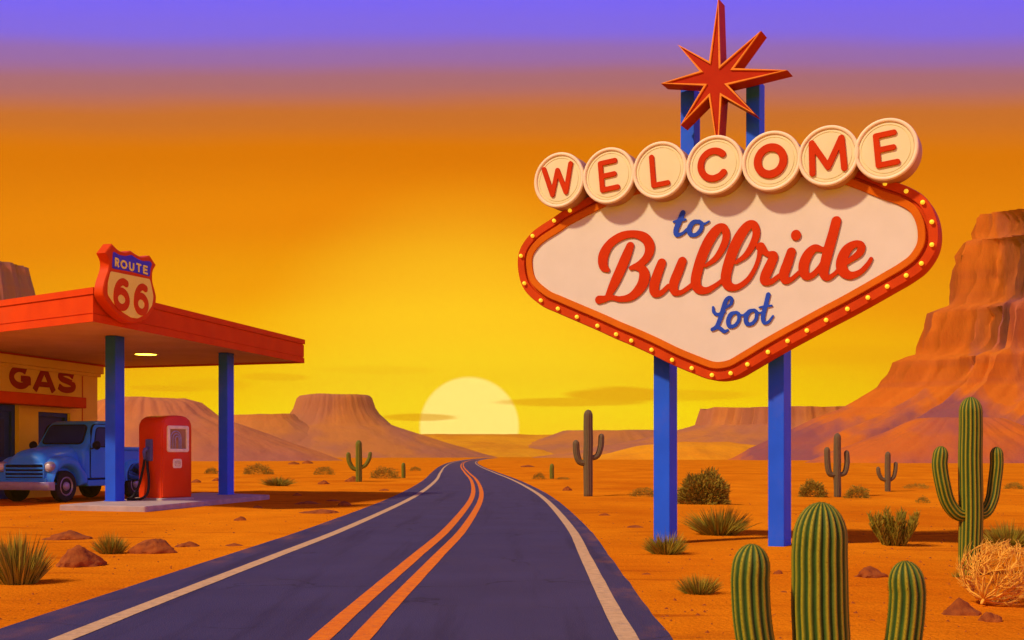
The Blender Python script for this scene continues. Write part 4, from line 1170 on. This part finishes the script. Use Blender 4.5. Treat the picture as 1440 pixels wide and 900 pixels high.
# ------------------------------------------------------------------ rocks
def rock(px, yb, w, hh, label, group, name='rock', peak=.5, seed=0):
    g = G(px, yb); s = g.y / F
    bm = bmesh.new(); bmesh.ops.create_icosphere(bm, subdivisions=4 if w > 25 else 3, radius=1)
    for v in bm.verts:
        p = v.co.copy()
        k = 1 + .28 * noise.noise(p * 1.3 + V((px, yb, seed))) + .14 * noise.noise(p * 3.1 + V((px, seed, yb))) + .06 * noise.noise(p * 8 + V((px, 0, yb)))
        rr = sqrt(p.x * p.x + p.y * p.y)
        z = p.z * k
        if z > 0: z = z * (1 - peak * rr * .9)
        v.co = V((p.x * k * w / 2 * s, p.y * k * w * .38 * s, z * hh * s * 1.08))
    me = bpy.data.meshes.new(name); bm.to_mesh(me); bm.free()
    for p in me.polygons: p.use_smooth = True
    me.set_sharp_from_angle(angle=radians(38)); me.materials.append(M['rock'])
    o = bpy.data.objects.new(name, me); COL.objects.link(o)
    o.location = (g.x, g.y + w * .25 * s, ground_z(g.x, g.y) - .015)
    return tag(o, label, 'rock', group)
RG, SG = 'brown desert rocks', 'small stones scattered on the sand'
for a in [(105, 797, 66, 31, 'large pointed brown rock right of the big grass clump', .55), (90, 758, 62, 13, 'long low dark rock above the pointed brown rock', .5),
          (209, 778, 66, 21, 'long rounded brown rock right of the small pale tuft', .3), (262, 769, 34, 8, 'flat dark stone right of the long rounded rock', .4),
          (1228, 815, 46, 17, 'pointed rust rock between foreground cactus and spiky bush', .6), (1357, 864, 58, 24, 'pointed sandy mound in front of the tumbleweed', .65),
          (1396, 873, 32, 14, 'small rounded pale rock below the tumbleweed', .2), (495, 677, 22, 7, 'small boulder leaning at the foot of the green saguaro', .3)]:
    rock(a[0], a[1], a[2], a[3], a[4], RG, peak=a[5])
for a in [(42, 706, 30, 5, 'low dark stone in front of the truck bumper'), (337, 732, 20, 6, 'small stone below the right end of the concrete pad'),
          (361, 714, 15, 4, 'tiny stone just off the corner of the concrete pad'), (417, 697, 12, 4, 'tiny stone right of the concrete pad, above the long flat stones'),
          (430, 709, 36, 4, 'long flat stone midway between concrete pad and road'), (484, 711, 20, 7, 'pointed small stone nearest the left road edge'),
          (447, 722, 62, 5, 'longest flat stone beside the left road edge'), (467, 705, 20, 3, 'thin flat stone above the pointed small stone'),
          (540, 690, 16, 3, 'tiny flat stone near the road left of the curve'), (454, 681, 16, 5, 'small stone left of the boulder at the green saguaro'),
          (412, 653, 15, 4, 'left one of two far stones above the round bush'), (432, 652, 15, 4, 'right one of two far stones above the round bush'),
          (275, 679, 14, 5, 'small stone beside the right face of the pump'), (303, 677, 12, 5, 'small stone just left of the far blue column'),
          (327, 768, 26, 5, 'flat stone near the asphalt, right of the long rounded rock'), (1095, 808, 15, 7, 'small rust stone left of the foreground cactus trunk'),
          (909, 808, 16, 4, 'tiny flat stone beside the right road edge near the yellow tuft'), (1102, 832, 13, 4, 'tiny stone beside the trunk of the foreground cactus'),
          (1228, 872, 12, 4, 'tiny stone between the trunk and right arm of the foreground cactus'), (938, 867, 12, 4, 'tiny stone by the right road edge at the bottom'),
          (798, 690, 15, 6, 'small stone left of the tall dull saguaro'), (850, 725, 16, 4, 'flat stone right of the road below the tall dull saguaro'),
          (894, 742, 26, 4, 'thin flat stone left of the left sign post'), (742, 657, 20, 3, 'tiny far stone right of the far road bend')]:
    rock(a[0], a[1], a[2], a[3], a[4], SG, 'stone', .35)

rnd = random.Random(11); mb = MB()
for _ in range(5200):
    y = 5.5 + 26 * rnd.random() ** 1.5; x = rnd.uniform(-.47, .47) * y
    if abs(x - road_x(y)) < HALF - .05 or noise.noise(V((x * .5, y * .5, 4))) < rnd.uniform(-.35, .35): continue
    if -10.6 < x < -6.6 and 24.8 < y < 34.4: continue
    r_ = .006 + .020 * rnd.random() ** 3
    z = ground_z(x, y); b = len(mb.v); th = rnd.uniform(0, 6)
    for k in range(5):
        a = th + k * 2 * pi / 5 + rnd.uniform(-.3, .3); q = r_ * rnd.uniform(.8, 1.25)
        mb.vert((x + cos(a) * q, y + sin(a) * q, z - .004), rnd.random())
    t0 = mb.vert((x + rnd.uniform(-.3, .3) * r_, y, z + r_ * rnd.uniform(.5, .9)))
    for k in range(5): mb.face(b + k, b + (k + 1) % 5, t0)
gv = mb.build('gravel', M['rock']); gv['kind'] = 'stuff'

# ------------------------------------------------------------------ tumbleweed
def tumbleweed():
    rnd = random.Random(5)
    D = 2000 / (852 - HZ); s = D / F
    r = 46.5 * s
    c = P(1406, 803, D); c.z = r * .98
    c.y += r * .2
    axis = V((-.55, -.35, -.76)).normalized()          # towards its root
    a1 = axis.cross(V((0, 0, 1))).normalized(); a2 = axis.cross(a1)
    mb = MB()
    root = c + axis * r * 1.13
    def onshell(t, ph, f):
        d = axis * cos(t) + (a1 * cos(ph) + a2 * sin(ph)) * sin(t)
        return c + V((d.x * 1.0, d.y * .95, d.z * .98)) * (r * f)
    def branch(t, ph, f, t1, w, lvl, cnt):
        pts, rad = [], []
        n = max(4, int((t1 - t) / .14)); dph = rnd.uniform(-.25, .25) * (2 if lvl else 1)
        for i in range(n + 1):
            q = i / n
            tt = t + (t1 - t) * q
            p = onshell(tt, ph + dph * q + .10 * noise.noise(V((ph * 7, tt * 3, f))), f * (1 + .06 * noise.noise(V((ph * 5, tt * 4, 2)))) + .10 * q * lvl)
            pts.append(p); rad.append(w * (1 - .65 * q))
        if lvl == 0: pts[0] = c + axis * r * 1.0
        mb.tube(pts, rad, 5, up=tuple(axis.cross(V((.3, .8, .1))).normalized()))
        if lvl < 2:
            for k in range(cnt):
                q = rnd.uniform(.12, .92); tt = t + (t1 - t) * q
                branch(tt, ph + dph * q, f, min(tt + rnd.uniform(.28, .75) * (1 if lvl == 0 else .6), 2.95), w * (.72 - .3 * q), lvl + 1, 2 if lvl == 0 else 0)
                # steer the twig sideways by nudging its azimuth range
    for i in range(26):
        branch(.15, 2 * pi * i / 26 + rnd.uniform(-.1, .1), rnd.choice((.98, .94, .72, 1.0)), rnd.uniform(2.2, 2.95), r * .034, 0, 6)
    for i in range(90):
        t, ph = rnd.uniform(.4, 2.9), rnd.uniform(0, 2 * pi); f = rnd.uniform(.85, 1)
        d = rnd.choice((-1, 1)) * rnd.uniform(.2, .5) / max(.35, sin(t))
        pts = [onshell(t + .34 * q, ph + d * q, f + .06 * q) for q in (0, .3, .6, 1)]
        mb.tube(pts, [r * .018, r * .016, r * .012, r * .006], 5, up=tuple(axis))
    mb.tube([root + axis * r * .06, root, c + axis * r * .85], [r * .03, r * .05, r * .05], 6)
    tag(mb.build('tumbleweed', M['straw'], None, smooth=True), 'round straw coloured tumbleweed of tangled twigs at the right edge', 'tumbleweed')
tumbleweed()

# ------------------------------------------------------------------ sky, sun, camera
SUN_AZ, SUN_EL = radians(-121), radians(45)     # azimuth from +Y (clockwise +), i.e. from the left
sd = V((sin(SUN_AZ) * cos(SUN_EL), cos(SUN_AZ) * cos(SUN_EL), sin(SUN_EL)))
w = bpy.data.worlds.new('World'); SC.world = w; w.use_nodes = True
nt = w.node_tree; N = nt.nodes; L = nt.links
bg = N['Background']
tc = N.new('ShaderNodeTexCoord'); sx = N.new('ShaderNodeSeparateXYZ'); L.new(tc.outputs['Generated'], sx.inputs[0])
def mth(op, a, b=None, clamp=False):
    m = N.new('ShaderNodeMath'); m.operation = op; m.use_clamp = clamp
    for i, x in enumerate((a, b)):
        if x is None: continue
        if isinstance(x, (int, float)): m.inputs[i].default_value = x
        else: L.new(x, m.inputs[i])
    return m.outputs[0]
def mixc(f, a, b):
    x = N.new('ShaderNodeMix'); x.data_type = 'RGBA'
    if isinstance(f, float): x.inputs['Factor'].default_value = f
    else: L.new(f, x.inputs['Factor'])
    for s_, v_ in (('A', a), ('B', b)):
        if isinstance(v_, tuple): x.inputs[s_].default_value = (*v_, 1)
        else: L.new(v_, x.inputs[s_])
    return x.outputs['Result']
X_, Y_, Z_ = sx.outputs
# height above the horizon, with the glow arching over the sunset
q = mth('MULTIPLY', Z_, mth('ADD', mth('MULTIPLY', mth('MULTIPLY', X_, X_), .55), 1.0))
warp = N.new('ShaderNodeTexNoise'); warp.inputs['Scale'].default_value = 2.2; warp.inputs['Detail'].default_value = 4
wm = N.new('ShaderNodeMapping'); wm.inputs['Scale'].default_value = (1, 1, 7); L.new(tc.outputs['Generated'], wm.inputs['Vector']); L.new(wm.outputs[0], warp.inputs['Vector'])
q = mth('ADD', q, mth('MULTIPLY', mth('MULTIPLY', mth('MULTIPLY', X_, X_), .42), mth('SUBTRACT', 1.0, mth('DIVIDE', q, .27), True)))
q = mth('ADD', q, mth('MULTIPLY', mth('SUBTRACT', warp.outputs['Fac'], .5), .016))
rp = N.new('ShaderNodeValToRGB'); rp.color_ramp.interpolation = 'EASE'
stops = [(0.0, (255, 206, 10)), (.045, (255, 226, 2)), (.078, (255, 209, 0)), (.118, (255, 185, 0)), (.160, (252, 160, 0)), (.208, (243, 137, 0)),
         (.258, (226, 120, 0)), (.286, (206, 112, 44)), (.313, (172, 107, 118)), (.332, (150, 106, 178)), (.352, (124, 103, 236)), (.375, (116, 100, 252)), (.44, (110, 92, 225)), (.60, (86, 72, 175)), (1.0, (66, 54, 135))]
el = rp.color_ramp.elements
while len(el) < len(stops): el.new(.5)
for e, (p, c) in zip(el, stops): e.position = p; e.color = (*srgb(*c), 1)
L.new(q, rp.inputs['Fac'])
hb_ = N.new('ShaderNodeVectorMath'); hb_.operation = 'SCALE'; L.new(rp.outputs['Color'], hb_.inputs[0])      # the low sky is the brightest
L.new(mth('ADD', 1.0, mth('MULTIPLY', mth('SUBTRACT', 1.0, mth('DIVIDE', q, .17), True), .42)), hb_.inputs['Scale']); sky = hb_.outputs[0]
# long thin clouds near the sun
front = mth('GREATER_THAN', Y_, 0.0)
cn = N.new('ShaderNodeTexNoise'); cn.inputs['Scale'].default_value = 9; cn.inputs['Detail'].default_value = 5
cm = N.new('ShaderNodeMapping'); cm.inputs['Scale'].default_value = (1, 1, 9); L.new(tc.outputs['Generated'], cm.inputs['Vector']); L.new(cm.outputs[0], cn.inputs['Vector'])
mask = None
sunv = V((660 - 720, F, HZ - 600)).normalized()
dt = N.new('ShaderNodeVectorMath'); dt.operation = 'DOT_PRODUCT'; L.new(tc.outputs['Generated'], dt.inputs[0]); dt.inputs[1].default_value = sunv
glow = N.new('ShaderNodeMapRange'); glow.interpolation_type = 'SMOOTHSTEP'
glow.inputs['From Min'].default_value = cos(radians(13)); glow.inputs['From Max'].default_value = 1.0; glow.inputs['To Max'].default_value = .5
L.new(dt.outputs['Value'], glow.inputs['Value'])
sky = mixc(glow.outputs[0], sky, (1.30, .92, .03))
disc = N.new('ShaderNodeMapRange'); disc.inputs['From Min'].default_value = cos(71.5 / F); disc.inputs['From Max'].default_value = cos(67.0 / F)
L.new(dt.outputs['Value'], disc.inputs['Value'])
sky = mixc(mth('MULTIPLY', disc.outputs[0], .9), sky, (1.55, 1.28, .34))
for px, py, rx, ry, k in ((800, 566, 120, 7, .75), (872, 555, 75, 12, .85), (585, 587, 58, 6, .8), (240, 546, 55, 5, .5), (300, 541, 60, 9, .35), (385, 530, 50, 6, .4), (960, 556, 110, 9, .5), (1180, 500, 130, 14, .25), (520, 520, 90, 7, .18)):
    d = V((px - 720, F, HZ - py)).normalized()
    e = mth('ADD', mth('POWER', mth('MULTIPLY', mth('SUBTRACT', X_, d.x), F / rx), 2.0), mth('POWER', mth('MULTIPLY', mth('SUBTRACT', Z_, d.z), F / ry), 2.0))
    e = mth('SUBTRACT', mth('ADD', 1.15, mth('MULTIPLY', mth('SUBTRACT', cn.outputs['Fac'], .5), 1.6)), e)
    mr = N.new('ShaderNodeMapRange'); mr.interpolation_type = 'SMOOTHSTEP'; mr.inputs['From Max'].default_value = .75; mr.inputs['To Max'].default_value = k * .8; L.new(e, mr.inputs['Value'])
    mask = mr.outputs[0] if mask is None else mth('MAXIMUM', mask, mr.outputs[0])
sky = mixc(mth('MULTIPLY', mask, front), sky, srgb(252, 172, 4))
# a little physical daylight under the painted-looking dusk colours
st = N.new('ShaderNodeTexSky'); st.sky_type = 'NISHITA'; st.sun_disc = False; st.sun_elevation = SUN_EL; st.sun_rotation = SUN_AZ
sc_ = N.new('ShaderNodeVectorMath'); sc_.operation = 'SCALE'; L.new(st.outputs[0], sc_.inputs[0]); sc_.inputs['Scale'].default_value = .0004
ad = N.new('ShaderNodeVectorMath'); ad.operation = 'ADD'; L.new(sky, ad.inputs[0]); L.new(sc_.outputs[0], ad.inputs[1])
# added fill: unseen sky behind the viewer, to the right, brightened for the station side
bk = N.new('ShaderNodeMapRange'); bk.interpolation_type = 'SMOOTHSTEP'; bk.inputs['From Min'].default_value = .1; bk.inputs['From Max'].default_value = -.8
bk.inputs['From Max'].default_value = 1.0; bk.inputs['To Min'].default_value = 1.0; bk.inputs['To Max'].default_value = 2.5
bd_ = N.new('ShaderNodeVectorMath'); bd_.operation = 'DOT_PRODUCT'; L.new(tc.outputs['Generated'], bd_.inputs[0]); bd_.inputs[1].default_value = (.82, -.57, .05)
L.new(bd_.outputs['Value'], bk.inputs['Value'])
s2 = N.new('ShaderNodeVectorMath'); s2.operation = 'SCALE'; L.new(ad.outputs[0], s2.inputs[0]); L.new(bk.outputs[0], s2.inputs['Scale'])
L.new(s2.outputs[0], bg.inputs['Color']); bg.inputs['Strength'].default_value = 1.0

sl = bpy.data.lights.new('sun', 'SUN'); sl.energy = 4.0; sl.angle = radians(4); sl.color = (1.0, .78, .54)
so_ = bpy.data.objects.new('sun', sl); COL.objects.link(so_)
so_.rotation_euler = (-sd).to_track_quat('-Z', 'Y').to_euler(); so_.location = sd * 60

# warm dusty air over the plain
hz_ = bpy.data.materials.new('warm_air'); hz_.use_nodes = True; hn = hz_.node_tree; hn.nodes.clear()
ho_ = hn.nodes.new('ShaderNodeOutputMaterial'); hv = hn.nodes.new('ShaderNodeVolumePrincipled')
hv.inputs['Color'].default_value = (1.0, .66, .03, 1); hv.inputs['Density'].default_value = .00052; hv.inputs['Anisotropy'].default_value = .2
hn.links.new(hv.outputs[0], ho_.inputs['Volume'])
mb = MB(); mb.box((0, 480, 34), 2400, 1100, 72); hb = mb.build('haze', hz_); hb['kind'] = 'stuff'

cam = bpy.data.cameras.new('camera'); cam.sensor_width = 36; cam.lens = 40; cam.shift_y = (HZ - 450) / 1440
cam.clip_start = .1; cam.clip_end = 8000
co_ = bpy.data.objects.new('camera', cam); COL.objects.link(co_); co_.location = (0, 0, EYE); co_.rotation_euler = (pi / 2, 0, 0)
SC.camera = co_
SC.view_settings.view_transform = 'Standard'; SC.view_settings.look = 'None'; SC.view_settings.gamma = 1
SC.view_settings.exposure = 0; SC.view_settings.use_curve_mapping = False
